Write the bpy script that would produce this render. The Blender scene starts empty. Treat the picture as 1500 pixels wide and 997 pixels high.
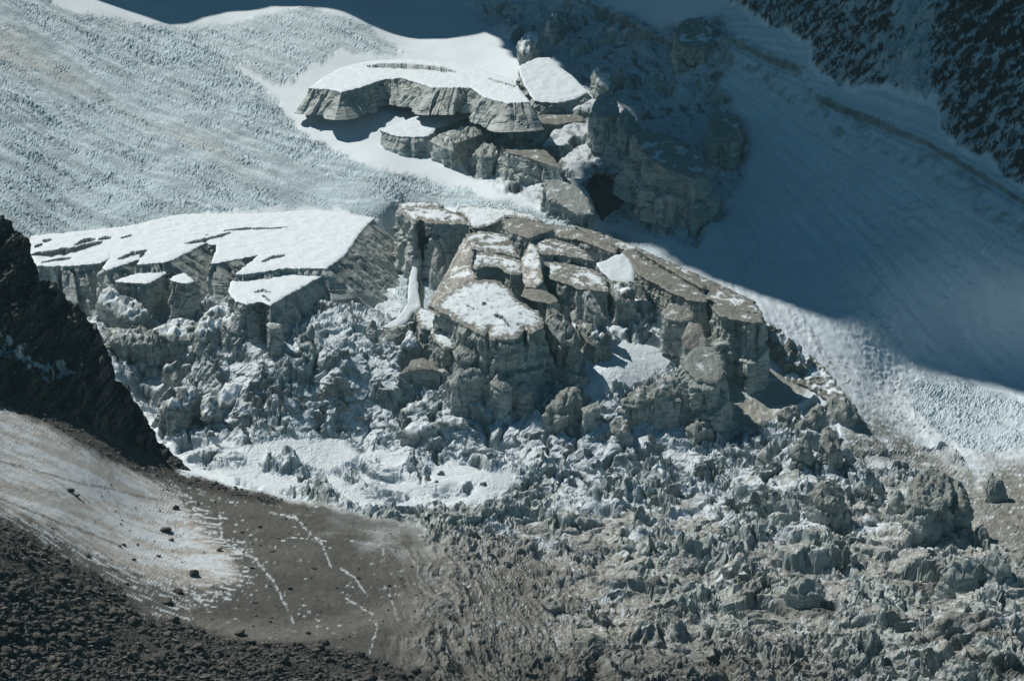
import bpy, math, time
import numpy as np
from mathutils import Vector
from mathutils.geometry import delaunay_2d_cdt
T0 = time.time()
sc = bpy.context.scene
# ------------------------------------------------------------------ camera
FPX, PITCH, CAMZ = 2799.0, math.radians(14.0), 300.0
cam_d = bpy.data.cameras.new('camera'); cam = bpy.data.objects.new('camera', cam_d)
sc.collection.objects.link(cam); sc.camera = cam
cam_d.sensor_width = 36.0; cam_d.lens = 36.0*FPX/1500.0
cam_d.clip_start = 5.0; cam_d.clip_end = 8000.0
cam.location = (0, 0, CAMZ); cam.rotation_euler = (math.pi/2-PITCH, 0, 0)
# ------------------------------------------------------------------ light
SUN_AZ, SUN_EL = math.radians(-47.0), math.radians(48.0)      # azimuth measured from +Y towards +X
S = np.array([math.sin(SUN_AZ)*math.cos(SUN_EL), math.cos(SUN_AZ)*math.cos(SUN_EL), math.sin(SUN_EL)])
w = bpy.data.worlds.new('World'); sc.world = w; w.use_nodes = True
nt = w.node_tree; bg = nt.nodes['Background']; sky = nt.nodes.new('ShaderNodeTexSky')
sky.sky_type = 'NISHITA'; sky.sun_disc = False; sky.sun_elevation = SUN_EL; sky.sun_rotation = SUN_AZ
sky.altitude = 2800; sky.air_density = 1.0; sky.dust_density = 0.1; sky.ozone_density = 1.5
tint = nt.nodes.new('ShaderNodeVectorMath'); tint.operation = 'MULTIPLY'; tint.inputs[1].default_value = (.43, .96, .94)   # deep high-altitude blue
nt.links.new(sky.outputs[0], tint.inputs[0]); nt.links.new(tint.outputs[0], bg.inputs[0]); bg.inputs[1].default_value = 0.05
sun_d = bpy.data.lights.new('sun', 'SUN'); sun = bpy.data.objects.new('sun', sun_d)
sc.collection.objects.link(sun); sun_d.energy = 5.0; sun_d.angle = math.radians(0.25); sun_d.color = (1.0, 0.95, 0.86)
sun.rotation_euler = Vector(S).to_track_quat('Z', 'Y').to_euler()
vs = sc.view_settings; vs.view_transform = 'Standard'; vs.look = 'None'; vs.exposure = -0.12; vs.gamma = 1.0
vs.use_curve_mapping = False
sc.cycles.max_bounces = 5; sc.cycles.diffuse_bounces = 3

# ------------------------------------------------------------------ maths
def ray(px, py):
    a = (np.asarray(px, float)-750)/FPX; b = (498.5-np.asarray(py, float))/FPX
    cp, sp = math.cos(PITCH), math.sin(PITCH)
    y = cp+b*sp; z = -sp+b*cp
    return a/y, z/y
def P(px, py, Y):
    dx, dz = ray(px, py); Y = np.asarray(Y, float)
    return np.stack([dx*Y, Y+0*dx, CAMZ+dz*Y], -1)
def smooth(a, b, x):
    t = np.clip((x-a)/(b-a), 0, 1); return t*t*(3-2*t)
def _h(ix, iy, iz, s):
    n = (ix.astype(np.uint32)*np.uint32(73856093)) ^ (iy.astype(np.uint32)*np.uint32(19349663)) ^ (iz.astype(np.uint32)*np.uint32(83492791)) ^ np.uint32((s*2654435761+12345) & 0xffffffff)
    n = (n ^ (n >> np.uint32(13)))*np.uint32(1274126177); n = (n ^ (n >> np.uint32(16)))*np.uint32(2246822519)
    return n ^ (n >> np.uint32(15))
def rnd(ix, iy, iz, s):
    return (_h(ix, iy, iz, s) & np.uint32(0xffffff)).astype(np.float32)/np.float32(16777215)
G3 = np.array([[1,1,0],[-1,1,0],[1,-1,0],[-1,-1,0],[1,0,1],[-1,0,1],[1,0,-1],[-1,0,-1],[0,1,1],[0,-1,1],[0,1,-1],[0,-1,-1],[1,1,0],[-1,1,0],[0,-1,1],[0,-1,-1]], np.float32)
def perlin(x, y, z=None, seed=0):
    x = np.asarray(x, np.float32); y = np.asarray(y, np.float32)
    z = np.zeros_like(x) if z is None else np.asarray(z, np.float32)
    x, y, z = np.broadcast_arrays(x, y, z)
    xi, yi, zi = np.floor(x), np.floor(y), np.floor(z)
    fx, fy, fz = x-xi, y-yi, z-zi
    xi, yi, zi = xi.astype(np.int64), yi.astype(np.int64), zi.astype(np.int64)
    u, v, ww = [t*t*t*(t*(t*6-15)+10) for t in (fx, fy, fz)]
    def g(a, b, c):
        k = _h(xi+a, yi+b, zi+c, seed) & np.uint32(15); gr = G3[k]
        return gr[..., 0]*(fx-a)+gr[..., 1]*(fy-b)+gr[..., 2]*(fz-c)
    def lx(b, c): 
        p = g(0, b, c); return p+(g(1, b, c)-p)*u
    a0 = lx(0, 0); a0 = a0+(lx(1, 0)-a0)*v
    if not np.any(fz): return a0
    a1 = lx(0, 1); a1 = a1+(lx(1, 1)-a1)*v
    return a0+(a1-a0)*ww
def fbm(x, y, z=None, sc_=1., o=4, seed=0, gain=.5, ridged=False):
    r = 0; a = 1; f = 1./sc_; n = 0
    for i in range(o):
        p = perlin(np.asarray(x)*f, np.asarray(y)*f, None if z is None else np.asarray(z)*f, seed+i*7)
        if ridged: p = 1-2*np.abs(p)*1.6
        r = r+p*a; n += a; a *= gain; f *= 2.03
    return r/n*(1 if ridged else 1.6)
def vor(x, y, scale, seed=0, jit=.9):
    """F1, F2, cell randoms and offset from the cell point"""
    x = np.asarray(x, np.float32)/scale; y = np.asarray(y, np.float32)/scale
    xi, yi = np.floor(x).astype(np.int64), np.floor(y).astype(np.int64)
    F1 = np.full(x.shape, 9., np.float32); F2 = F1.copy()
    DX = np.zeros_like(F1); DY = np.zeros_like(F1); CX = np.zeros(x.shape, np.int64); CY = CX.copy(); Z = CX*0
    for a in (-1, 0, 1):
        for b in (-1, 0, 1):
            cx, cy = xi+a, yi+b
            ox = cx+.5+(rnd(cx, cy, Z, seed)-.5)*jit; oy = cy+.5+(rnd(cx, cy, Z, seed+1)-.5)*jit
            dx, dy = (x-ox).astype(np.float32), (y-oy).astype(np.float32); d = np.sqrt(dx*dx+dy*dy)
            m = d < F1
            F2 = np.where(m, F1, np.minimum(F2, d)); F1 = np.where(m, d, F1)
            DX = np.where(m, dx, DX); DY = np.where(m, dy, DY); CX = np.where(m, cx, CX); CY = np.where(m, cy, CY)
    R = [rnd(CX, CY, Z, seed+k) for k in (11, 12, 13)]
    return F1*scale, F2*scale, DX*scale, DY*scale, R
def blocks(x, y, scale, seed, tilt=.6, crack=1.0):
    """broken-ice relief: every cell its own height and tilt, with gaps between; about -1..1"""
    F1, F2, dx, dy, R = vor(x, y, scale, seed)
    h = (R[0]-.5)*1.1+((R[1]-.5)*dx+(R[2]-.5)*dy)*2*tilt/scale*1.6
    e = (F2-F1)/scale
    return h*(.25+.75*smooth(0, .15, e))-crack*(1-smooth(0, .22, e))*.7
def sdf(px, py, poly):
    """signed distance in photo px, positive inside"""
    poly = np.asarray(poly, float); d = np.full(px.shape, 1e9); ins = np.zeros(px.shape, bool); n = len(poly)
    for i in range(n):
        ax, ay = poly[i]; bx, by = poly[(i+1) % n]; ex, ey = bx-ax, by-ay
        t = np.clip(((px-ax)*ex+(py-ay)*ey)/(ex*ex+ey*ey+1e-9), 0, 1)
        d = np.minimum(d, (px-ax-t*ex)**2+(py-ay-t*ey)**2)
        if ay != by: ins ^= ((ay > py) != (by > py)) & (px < ex*(py-ay)/ey+ax)
    d = np.sqrt(d); return np.where(ins, d, -d)
def linedist(px, py, line):
    """distance to an open polyline and position 0..1 along it"""
    line = np.asarray(line, float); d = np.full(px.shape, 1e9); T = np.zeros(px.shape); n = len(line)-1; sg = np.zeros(px.shape)
    for i in range(n):
        ax, ay = line[i]; bx, by = line[i+1]; ex, ey = bx-ax, by-ay
        t = np.clip(((px-ax)*ex+(py-ay)*ey)/(ex*ex+ey*ey+1e-9), 0, 1)
        q = (px-ax-t*ex)**2+(py-ay-t*ey)**2; m = q < d
        d = np.where(m, q, d); T = np.where(m, (i+t)/n, T); sg = np.where(m, np.sign(ex*(py-ay)-ey*(px-ax)), sg)
    return np.sqrt(d), T, sg

# ------------------------------------------------------------------ glacier floor: control points (photo px, px) -> distance along +Y in metres
CTRL = [
 (0,997,600),(250,997,640),(500,997,668),(750,997,690),(1000,997,700),(1250,997,700),(1500,997,690),
 (0,850,655),(200,880,700),(400,850,755),(600,900,740),(800,900,765),(1100,900,775),(1500,880,775),
 (0,700,760),(150,740,800),(300,760,845),(500,780,840),(700,800,842),(1000,780,868),(1250,780,865),(1500,760,880),
 (0,590,862),(150,650,890),(270,690,930),(430,735,888),(620,740,895),(850,700,940),(1100,700,940),(1300,700,945),(1500,680,975),
 (200,600,1010),(330,640,975),(500,640,980),(700,610,988),(900,620,985),(1060,640,985),(1240,640,985),(1400,650,1005),
 (150,480,1080),(300,490,1060),(400,500,1040),(500,485,1045),(600,475,1078),(700,500,1065),(900,520,1030),(1060,545,1040),(1160,545,1050),(1250,565,1050),
 (50,400,1195),(250,400,1200),(450,400,1190),(615,440,1130),(585,345,1296),(605,395,1225),(800,400,1180),(1000,440,1120),(1120,450,1110),
 (0,340,1240),(250,320,1290),(450,305,1320),(570,300,1300),(700,292,1290),(850,335,1230),(1000,385,1165),
 (1300,560,1078),(1500,570,1090),(1500,620,1030),(1300,400,1150),(1500,400,1125),(1150,400,1160),(1300,200,1255),(1500,200,1215),(1300,0,1354),(1500,0,1300),(1100,0,1460),(1050,300,1250),(1150,250,1270),
 (920,250,1300),(900,340,1262),(800,250,1340),(700,265,1345),(950,0,1580),(950,120,1440),
 (0,0,1650),(0,170,1430),(250,0,1720),(500,0,1720),(750,60,1630),(250,150,1500),(600,60,1650),(620,95,1590),(450,150,1510),(400,240,1390),(600,230,1395),(750,130,1500),(850,110,1500),(850,180,1390),(250,240,1380),
 (-300,997,520),(-300,700,660),(-300,500,800),(-300,300,1240),(-300,0,1560),(1800,997,690),(1800,700,930),(1800,400,1060),(1800,100,1180),
 (0,1200,500),(750,1200,560),(1500,1200,560),(0,-150,1900),(500,-150,1980),(900,-150,1820),(1300,-150,1480),(1700,-150,1300),(-300,-150,1800)]
C = np.array(CTRL, float); cx, cy = C[:, 0]/1000, C[:, 1]/1000; cv = np.log(C[:, 2])
def _k(r2): return np.where(r2 > 0, .5*r2*np.log(r2+1e-20), 0)
n_ = len(C); K = _k((cx[:, None]-cx)**2+(cy[:, None]-cy)**2)+np.eye(n_)*2e-4
A = np.zeros((n_+3, n_+3)); A[:n_, :n_] = K; A[:n_, n_:] = np.stack([np.ones(n_), cx, cy], 1); A[n_:, :n_] = A[:n_, n_:].T
W = np.linalg.solve(A, np.concatenate([cv, np.zeros(3)]))
def baseY(px, py):
    px = np.asarray(px, float)/1000; py = np.asarray(py, float)/1000
    r = W[n_]+W[n_+1]*px+W[n_+2]*py
    for i in range(n_): r = r+W[i]*_k((px-cx[i])**2+(py-cy[i])**2)
    return np.exp(r)
# ------------------------------------------------------------------ mesh helpers
def new_mesh(name, V, F, mat, col=None, smooth_=False, parent=None):
    """V (n,3); F (m,4) or (m,3) or list of both"""
    me = bpy.data.meshes.new(name); F = F if isinstance(F, list) else [F]; F = [f for f in F if len(f)]
    V = np.asarray(V, np.float32); me.vertices.add(len(V)); me.vertices.foreach_set('co', V.ravel())
    li = np.concatenate([f.ravel() for f in F]).astype(np.int32)
    tot = np.concatenate([np.full(len(f), f.shape[1], np.int32) for f in F]); st = np.concatenate([[0], np.cumsum(tot)[:-1]]).astype(np.int32)
    me.loops.add(len(li)); me.loops.foreach_set('vertex_index', li)
    me.polygons.add(len(tot)); me.polygons.foreach_set('loop_start', st)
    me.polygons.foreach_set('use_smooth', np.full(len(tot), smooth_, bool))
    me.update(calc_edges=True); me.materials.append(mat)
    if col is not None:
        a = me.color_attributes.new('Col', 'FLOAT_COLOR', 'POINT')
        c4 = np.ones((len(V), 4), np.float32); c4[:, :3] = np.clip(col, 0.004, .92); a.data.foreach_set('color', c4.ravel())
    o = bpy.data.objects.new(name, me); sc.collection.objects.link(o)
    if parent is not None: o.parent = parent
    return o
def tag(o, label=None, cat=None, group=None, kind=None):
    for k, v in (('label', label), ('category', cat), ('group', group), ('kind', kind)):
        if v: o[k] = v
    return o
def mix(a, b, f):
    f = np.asarray(f)[..., None]; return a*(1-f)+b*f
ICE_D = np.array([.155, .195, .20]); ICE_L = np.array([.49, .545, .535]); SNOW = np.array([.71, .80, .875])
DIRT_D = np.array([.080, .083, .077]); DIRT_L = np.array([.235, .243, .222]); ROCK = np.array([.030, .033, .034]); DEB = np.array([.43, .54, .60])

def terrain_mat(name, bump=.35, scale=1.1, rough=.75, var=.25):
    m = bpy.data.materials.new(name); m.use_nodes = True; t = m.node_tree; N = t.nodes; L = t.links
    b = N['Principled BSDF']; b.inputs['Roughness'].default_value = rough; b.inputs['Specular IOR Level'].default_value = .25
    at = N.new('ShaderNodeAttribute'); at.attribute_name = 'Col'
    g = N.new('ShaderNodeNewGeometry')
    n1 = N.new('ShaderNodeTexNoise'); n1.inputs['Scale'].default_value = scale; n1.inputs['Detail'].default_value = 6; n1.inputs['Roughness'].default_value = .7
    n2 = N.new('ShaderNodeTexNoise'); n2.inputs['Scale'].default_value = scale*.35; n2.inputs['Detail'].default_value = 3
    L.new(g.outputs['Position'], n1.inputs['Vector']); L.new(g.outputs['Position'], n2.inputs['Vector'])
    mr = N.new('ShaderNodeMapRange'); mr.inputs[1].default_value = .3; mr.inputs[2].default_value = .7; mr.inputs[3].default_value = 1-var; mr.inputs[4].default_value = 1+var*.6
    L.new(n1.outputs['Fac'], mr.inputs[0])
    vm = N.new('ShaderNodeVectorMath'); vm.operation = 'SCALE'; L.new(at.outputs['Color'], vm.inputs[0]); L.new(mr.outputs[0], vm.inputs['Scale'])
    L.new(vm.outputs[0], b.inputs['Base Color'])
    bp = N.new('ShaderNodeBump'); bp.inputs['Strength'].default_value = bump; bp.inputs['Distance'].default_value = .6
    ad = N.new('ShaderNodeMath'); L.new(n1.outputs['Fac'], ad.inputs[0]); L.new(n2.outputs['Fac'], ad.inputs[1])
    L.new(ad.outputs[0], bp.inputs['Height']); L.new(bp.outputs[0], b.inputs['Normal'])
    return m
M_snow = terrain_mat('snow', .2, .9, .6, .06)
M_ice = terrain_mat('glacier_ice', .7, 1.4, .5, .38)
M_deb = terrain_mat('avalanche_debris', .6, 1.6, .8, .22)
M_ground = terrain_mat('gravel', .5, 2.2, .9, .35)
M_rock = terrain_mat('dark_rock', .8, .8, .8, .45)

# ------------------------------------------------------------------ zones of the glacier floor (outlines in photo px)
Z = dict(
 debris=[(-400,-80),(60,-60),(75,0),(110,22),(200,32),(290,48),(345,92),(395,140),(440,195),(530,240),(640,264),(700,285),(830,320),(960,362),(1010,390),(980,394),(830,345),(700,306),(590,300),(578,300),(574,318),(545,318),(465,302),(300,312),(180,332),(20,352),(-400,380)],
 corridor=[(560,300),(590,300),(600,330),(640,370),(660,410),(640,445),(622,458),(600,455),(580,440),(565,400),(560,340)],
 cone=[(1130,440),(1230,520),(1300,545),(1380,552),(1400,560),(1500,590),(1900,700),(1900,640),(1500,672),(1420,665),(1330,640),(1265,590),(1200,530)],
 cone2=[(1330,560),(1400,550),(1520,600),(1520,650),(1450,670),(1380,640),(1340,600)],
 rock=[(1060,-300),(1070,0),(1105,25),(1150,42),(1185,70),(1200,110),(1245,130),(1300,130),(1370,148),(1385,205),(1420,225),(1450,228),(1470,262),(1500,278),(1560,330),(1900,520),(1900,-300)],
 chaosU=[(90,400),(170,400),(300,400),(390,420),(480,440),(500,420),(560,420),(590,440),(604,475),(660,480),(800,440),(850,455),(960,440),(1020,470),(1050,560),(1060,640),(1130,600),(1200,580),(1240,640),(1330,645),(1400,655),(1430,700),(1430,790),(1560,830),(1900,900),(1900,1400),(540,1400),(560,1010),(600,900),(640,880),(650,840),(610,770),(520,748),(430,730),(290,688),(240,650),(180,560)],
 chaosL=[(560,740),(700,700),(900,690),(1100,680),(1330,700),(1440,790),(1600,830),(1900,900),(1900,1400),(740,1400),(690,1000),(640,900),(650,850),(620,790)],
 dirtyIce=[(560,880),(650,860),(640,800),(620,765),(760,780),(900,860),(1000,900),(1200,960),(1300,1010),(1500,1060),(1900,1400),(700,1400),(620,1010)],
 apron=[(1062,545),(1110,542),(1160,545),(1190,555),(1180,580),(1150,600),(1100,630),(1066,640)],
 patchM=[(836,548),(870,528),(905,500),(950,500),(985,520),(975,545),(940,562),(905,575),(870,588),(852,572)],
 snowL=[(285,690),(330,655),(420,640),(500,640),(600,670),(700,680),(760,700),(740,730),(620,745),(520,742),(430,728),(340,712)],
 bowl=[(-400,510),(0,545),(60,570),(130,606),(200,640),(280,696),(430,735),(520,750),(610,772),(650,845),(645,880),(640,930),(620,1010),(600,1400),(-400,1400)],
 field=[(-400,560),(0,592),(60,618),(130,660),(200,690),(260,728),(300,770),(340,812),(355,850),(300,866),(220,852),(150,818),(80,780),(0,742),(-400,700)],
 rubble=[(-400,700),(0,752),(60,790),(110,825),(170,850),(200,895),(300,918),(360,935),(470,945),(560,965),(640,990),(660,1400),(-400,1400)],
 rightground=[(1280,600),(1340,645),(1420,680),(1500,665),(1900,640),(1900,900),(1560,840),(1440,790),(1420,720),(1330,690),(1230,650)],
 band=[(1040,40),(1060,40),(1110,70),(1180,105),(1200,140),(1290,190),(1370,215),(1440,265),(1500,300),(1900,420),(1900,520),(1500,345),(1440,320),(1380,275),(1300,230),(1220,205),(1150,150),(1100,110),(1060,90)],
 iceUp=[(690,0),(860,0),(960,40),(1060,20),(1075,80),(1060,130),(1100,190),(1090,250),(1050,330),(1040,360),(960,350),(870,325),(760,290),(680,250),(650,215),(740,150),(860,130),(800,85),(745,60),(700,30)],
 cave=[(858,268),(868,252),(890,249),(915,252),(930,264),(925,285),(905,300),(895,318),(878,326),(872,300),(862,285)],
 shoulder=[(150,28),(300,40),(440,8),(540,36),(575,60),(600,78),(555,84),(500,72),(470,92),(410,128),(350,96),(250,64)],
)
CREV = [[(322,752),(324,787),(373,817),(400,851),(420,891),(430,912)],[(500,834),(520,846),(537,871)],[(507,876),(550,901),(552,919),(540,960)],[(590,801),(607,828),(627,854)],
 [(613,857),(637,876)],[(563,857),(577,884),(582,905)],[(617,887),(640,914)],[(693,954),(698,981)],[(680,897),(707,934)],[(743,877),(777,914)],[(560,805),(563,822)],[(430,760),(395,752)],[(430,757),(470,795),(485,830)],
 [(660,850),(690,880),(720,930)],[(800,900),(815,930),(830,950)]]
# bergschrund-like steps on the shaded slope: far side stands higher
STEPS = [([(1045,48),(1075,62),(1120,84),(1180,108)],3.5),([(1190,143),(1240,165),(1280,178),(1360,212),(1430,252),(1500,297),(1600,360)],3.5),
 ([(850,0),(900,30),(960,62),(1015,72)],5)]

# ------------------------------------------------------------------ glacier floor
def make_floor():
    U = np.concatenate([np.arange(-330, -20, 12.), np.arange(-20, 1520, 1.55), np.arange(1520, 1850, 12.)])
    V0 = np.concatenate([np.arange(1180, 1010, -8.), np.arange(1010, -12, -1.5), np.arange(-12, -150, -6.)])
    def masks(px, py):
        nx = perlin(px/28, py/20, seed=3)*9+perlin(px/9, py/7, seed=4)*4; ny = perlin(px/28, py/20, seed=5)*7+perlin(px/9, py/7, seed=6)*3
        m = {}
        for k, p in Z.items():
            mg = 340 if k == 'bowl' else 60; a = np.array(p, float); lo, hi = a.min(0)-mg, a.max(0)+mg
            r = np.full(px.shape, -float(mg)); sel = (px > lo[0]) & (px < hi[0]) & (py > lo[1]) & (py < hi[1])
            r[sel] = sdf(px[sel]+nx[sel], py[sel]+ny[sel], p); m[k] = r
        return m
    def disp(px, py, p, m, fine=True):
        x, y = p[..., 0].astype(np.float32), p[..., 1].astype(np.float32)
        h = np.zeros(px.shape, np.float32)
        s = lambda k, a=-6, b=6: smooth(a, b, m[k]).astype(np.float32)
        deb = np.maximum.reduce([s('debris'), s('corridor', -3, 3), s('cone2')*.9, s('shoulder')*.75]); rock = s('rock'); bowl = s('bowl'); rub = s('rubble'); bb = smooth(-50, 60, m['bowl']+fbm(x, y, None, 18, 4, 446)*55+smooth(560, 380, px)*60); tb = smooth(735, 800, py+np.maximum(0, 560-px)*.5*0); bowl = (bowl*(1-tb)+bb*tb).astype(np.float32)
        cU = s('chaosU', -4, 10)*(1-bowl); cL = s('chaosL', -20, 30); di = s('dirtyIce', -20, 30)
        flat = np.maximum.reduce([s('apron'), s('patchM', -4, 3), s('snowL', -6, 8)*smooth(-.25, .1, perlin(x/28, y/28, seed=77)), s('rightground', -8, 10)*.9*(1-s('cone', -8, 8)*.0)])
        gro = smooth(-300, -60, m['bowl']+fbm(x, y, None, 40, 2, 448)*40)*smooth(770, 850, py)*(1-bowl)
        ch = cU*(1-flat*.93)*(1-.82*gro)
        var = .35+1.0*smooth(-.22, .42, perlin((x*.8-y*.3)/26, (y*.9+x*.4)/60, seed=88)+.5*perlin(x/14, y/17, seed=89)); calm = smooth(.6, .38, var)
        wx = x+fbm(x, y, None, 26, 3, 21)*11; wy = y+fbm(x, y, None, 26, 3, 31)*11
        big = blocks(wx*1.1, wy*.8, 21, 1, .9, .6)*(5.6-cL*1.7)
        mid = blocks(wx*1.25+40, wy*.8, 8.5, 2, 1.1, .9)*(2.4-di*.6)
        rid = fbm(wx*1.5, wy*.62, None, 15, 4, 9, .55, True)*3.0
        h += ch*fbm(x*.8+y*.35, (y*.9-x*.4)*1.6, None, 58, 2, 87, .5, True)*3.2*smooth(660, 760, py)
        h += ch*np.maximum(blocks(wx, wy*.9, 44, 85, 1.0, .08), -.2)*3.5*smooth(640, 700, py)
        h += ch*(big*.95+(mid+rid*.75)*np.minimum(var, 1.25))*(1-di*.5)
        # long ridges running down the dirty ice tongue
        a, c = wx*.15-wy*.99, wx*.99+wy*.15
        h += ch*di*fbm(c, a*.22, None, 11, 3, 44, .5, True)*3.2
        gl = fbm(x*.95+y*.22+fbm(x, y, None, 30, 2, 441)*5, (y*.97-x*.22)*.16, None, 6.5, 3, 442, .5, True)
        h += gro*(gl*2.3+fbm(x, y, None, 20, 3, 443)*2+blocks(x, y, 3.5, 447, 1.2, .5)*.5)
        # upper shaded ice and rock
        iu = s('iceUp', -8, 12)*(1-s('cave', -3, 3))
        h += iu*(blocks(wx*.8, wy*.7, 34, 61, 1.2, .45)*6.5+blocks(wx, wy, 13, 62, 1.1, .4)*1.9*smooth(-.3, .3, perlin(x/50, y/50, seed=64))+fbm(x*.9+y*.4, (y*.9-x*.4)*.4, None, 8, 3, 63)*1.3)
        rot = x*.6+y*.8, -x*.8+y*.6
        h += rock*(fbm(rot[0]*.5, rot[1]*1.3, None, 26, 5, 70, .6, True)*8+blocks(rot[0]*.6, rot[1]*1.2, 6, 72, 1.2, .3)*2.2)
        for line, hh in STEPS:
            d, t, sg = linedist(px+perlin(x/7, y/7, seed=91)*2.5, py+perlin(x/9, y/5, seed=92)*1.5, line)
            mk = smooth(0, .08, t)*smooth(1, .92, t)*smooth(16, 0, d)
            h += -hh*.5*mk*np.tanh(sg*d/3.2)
        bd = s('band', -5, 5); h += bd*(blocks(rot[0]*.35, rot[1], 9, 95, 1, .2)*.4+fbm(x, y, None, 5, 3, 96)*.25)
        h += (1-ch)*fbm(x, y, None, 60, 2, 12)*1.6+smooth(980, 1080, px)*(1-rock)*(1-ch)*(1-bowl)*(fbm(np.arctan2(py-40, px-960)*34, np.hypot(py-40, px-960)/190, None, 1., 4, 3062)*.8+fbm(x, y, None, 6, 3, 121)*.45+(blocks(x, y, 2.6, 122, 1.1, .4)*.45 if fine else 0)*smooth(-.3, .5, perlin(x/40, y/40, seed=123)))
        # debris
        al, ac = x*.81-y*.58, x*.58+y*.81
        h += deb*(fbm(al*.2, ac, None, 14, 3, 15)*1.9+fbm(x, y, None, 24, 3, 16)*1.2)
        h += s('cone', -8, 8)*(fbm(al*.3, ac, None, 6, 3, 18)*.7)
        if fine:
            chn = smooth(60, 10, linedist(px, py, [(0,40),(110,110),(260,190),(400,250),(520,285)])[0])
            lump = fbm((x*.81-y*.58)*.45, (x*.58+y*.81), None, 16, 4, 17)*1.3+.62-.5*chn+.35*smooth(50, 10, linedist(px, py, [(250,50),(345,95),(395,145),(440,200),(530,245),(600,265)])[0])
            h += deb*(np.clip(lump, .1, 1.8)*blocks(wx, wy, 3.1, 19, 1.2, .6)*.75+(.4+lump*.5)*blocks(x, y, 1.3, 20, 1.1, .4)*.3)
            h += ch*(1-.85*calm)*(blocks(wx*1.2, wy, 3.6, 24, 1.2, .7)*1.05*(1-.3*di)*np.minimum(var, 1.2)+fbm(wx*1.5, wy*.6, None, 5., 3, 25, .55, True)*1.3)
            h += rub*(blocks(x, y, 2.2, 27, 1.4, .5)*.28+blocks(x, y, .9, 28, 1.4, .4)*.1)+rub*fbm(x, y, None, 9, 2, 29)*.8
            h += bowl*(1-rub)*(fbm(x, y*.6, None, 5, 4, 30)*.35+fbm(x*.3, y, None, 1.8, 3, 301)*.16+fbm(x*.95+y*.22+fbm(x, y, None, 30, 2, 441)*5, (y*.97-x*.22)*.16, None, 6.5, 3, 442, .5, True)*.9*smooth(130, 10, m['bowl'])*smooth(480, 600, px)*smooth(760, 820, py))
            h += s('cone', -8, 8)*fbm(x, y, None, 2.2, 2, 33)*.35
            h += s('rightground')*(1-ch)*fbm(x*.6, y, None, 5, 4, 34, .6, True)*.8
        dc = s('cave', -2, 5)
        return h, dict(deb=deb, rock=rock, bowl=bowl, rub=rub, ch=ch, cU=cU, cL=cL, di=di, flat=flat, iu=iu, calm=calm, gro=gro, gl=gl, band=bd, cave=dc, big=big, mid=mid)
    PX, PY = np.meshgrid(U, V0, indexing='ij')
    # pass 1 coarse relief, then re-space the rows of every column so walls get as many points as tops
    p = P(PX, PY, baseY(PX, PY)); h, _ = disp(PX, PY, p, masks(PX, PY), False)
    q = p.copy(); q[..., 2] += h
    fr = (q[..., 1]*math.cos(PITCH)-(q[..., 2]-CAMZ)*math.sin(PITCH)); sy = 498.5-FPX*((q[..., 2]-CAMZ)*math.cos(PITCH)+q[..., 1]*math.sin(PITCH))/fr
    ds = np.abs(np.diff(sy, axis=1))+.35*np.abs(np.diff(V0))[None, :]
    def box(a, r, ax):
        k = 2*r+1; a = np.moveaxis(a, ax, 0); pad = np.concatenate([np.repeat(a[:1], r+1, 0), a, np.repeat(a[-1:], r, 0)]); c = np.cumsum(pad, 0)
        return np.moveaxis((c[k:]-c[:-k])/k, 0, ax)
    ss = np.minimum(ds, 6*np.abs(np.diff(V0))[None, :])
    for _ in range(2): ss = box(box(ss, 22, 0), 12, 1)
    cum = np.concatenate([np.zeros((len(U), 1)), np.cumsum(ss, 1)], 1); NR = len(V0)
    for i in range(len(U)):
        PY[i] = np.interp(np.linspace(0, cum[i, -1], NR), cum[i], V0)
    m = masks(PX, PY); p = P(PX, PY, baseY(PX, PY)); h, D = disp(PX, PY, p, m, True)
    q = p.copy(); q[..., 2] += h
    # cave: pushed into the ice wall
    q[..., 1] += D['cave']*14; q[..., 2] += -D['cave']*7
    x, y, z = [q[..., i].astype(np.float32) for i in range(3)]
    # sideways raggedness of the ice walls
    amp = np.maximum(D['ch'], D['iu']*.6)*1.0
    q[..., 0] += amp*(fbm(x, y, z, 5, 3, 201)*1.3+fbm(x, y, z*.8, 2.2, 2, 202)*.7); q[..., 1] += amp*(fbm(x, y, z, 5, 3, 203)*1.6)
    for ln, dep in ((CREV[0], .8),):
        pass
    # normals
    dU = np.gradient(q, axis=0); dV = np.gradient(q, axis=1); nn = np.cross(dU, dV); nn /= np.linalg.norm(nn, axis=-1, keepdims=True)+1e-9
    if nn[..., 2].mean() < 0: nn = -nn
    nz = nn[..., 2]
    x, y, z = [q[..., i].astype(np.float32) for i in range(3)]
    # ---- colour
    n20 = fbm(x, y, z, 22, 4, 301); n5 = fbm(x, y, z, 5, 4, 302); n1 = fbm(x, y, z, 1.6, 3, 303); n60 = fbm(x, y, None, 70, 3, 304)
    ice = mix(ICE_D, ICE_L, np.clip(.5+n5*.6+n20*.4, 0, 1))
    strat = np.abs(perlin(x*.03, y*.03, (z+n20*2)*.55, 305))
    ice = ice*(1-.35*smooth(.12, 0, strat)[..., None])
    dirt = mix(DIRT_D, DIRT_L, np.clip(.45+n5*.5+n1*.4, 0, 1))
    # clean snow everywhere first
    col = SNOW*(1+.05*n20[..., None])
    # shaded slope: faint fall-line streaks of dirt
    st = fbm((x*.9+y*.45)/3.2, (x*-.45+y*.9)*.05, None, 1.6, 3, 306)
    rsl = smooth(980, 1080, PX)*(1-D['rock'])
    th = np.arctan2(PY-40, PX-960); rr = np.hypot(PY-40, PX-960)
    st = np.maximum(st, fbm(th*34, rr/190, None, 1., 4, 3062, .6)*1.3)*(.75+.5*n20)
    dk = smooth(.46, .56, fbm(th*90, rr/30, None, 1., 3, 3063)+.25*n60)
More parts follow.
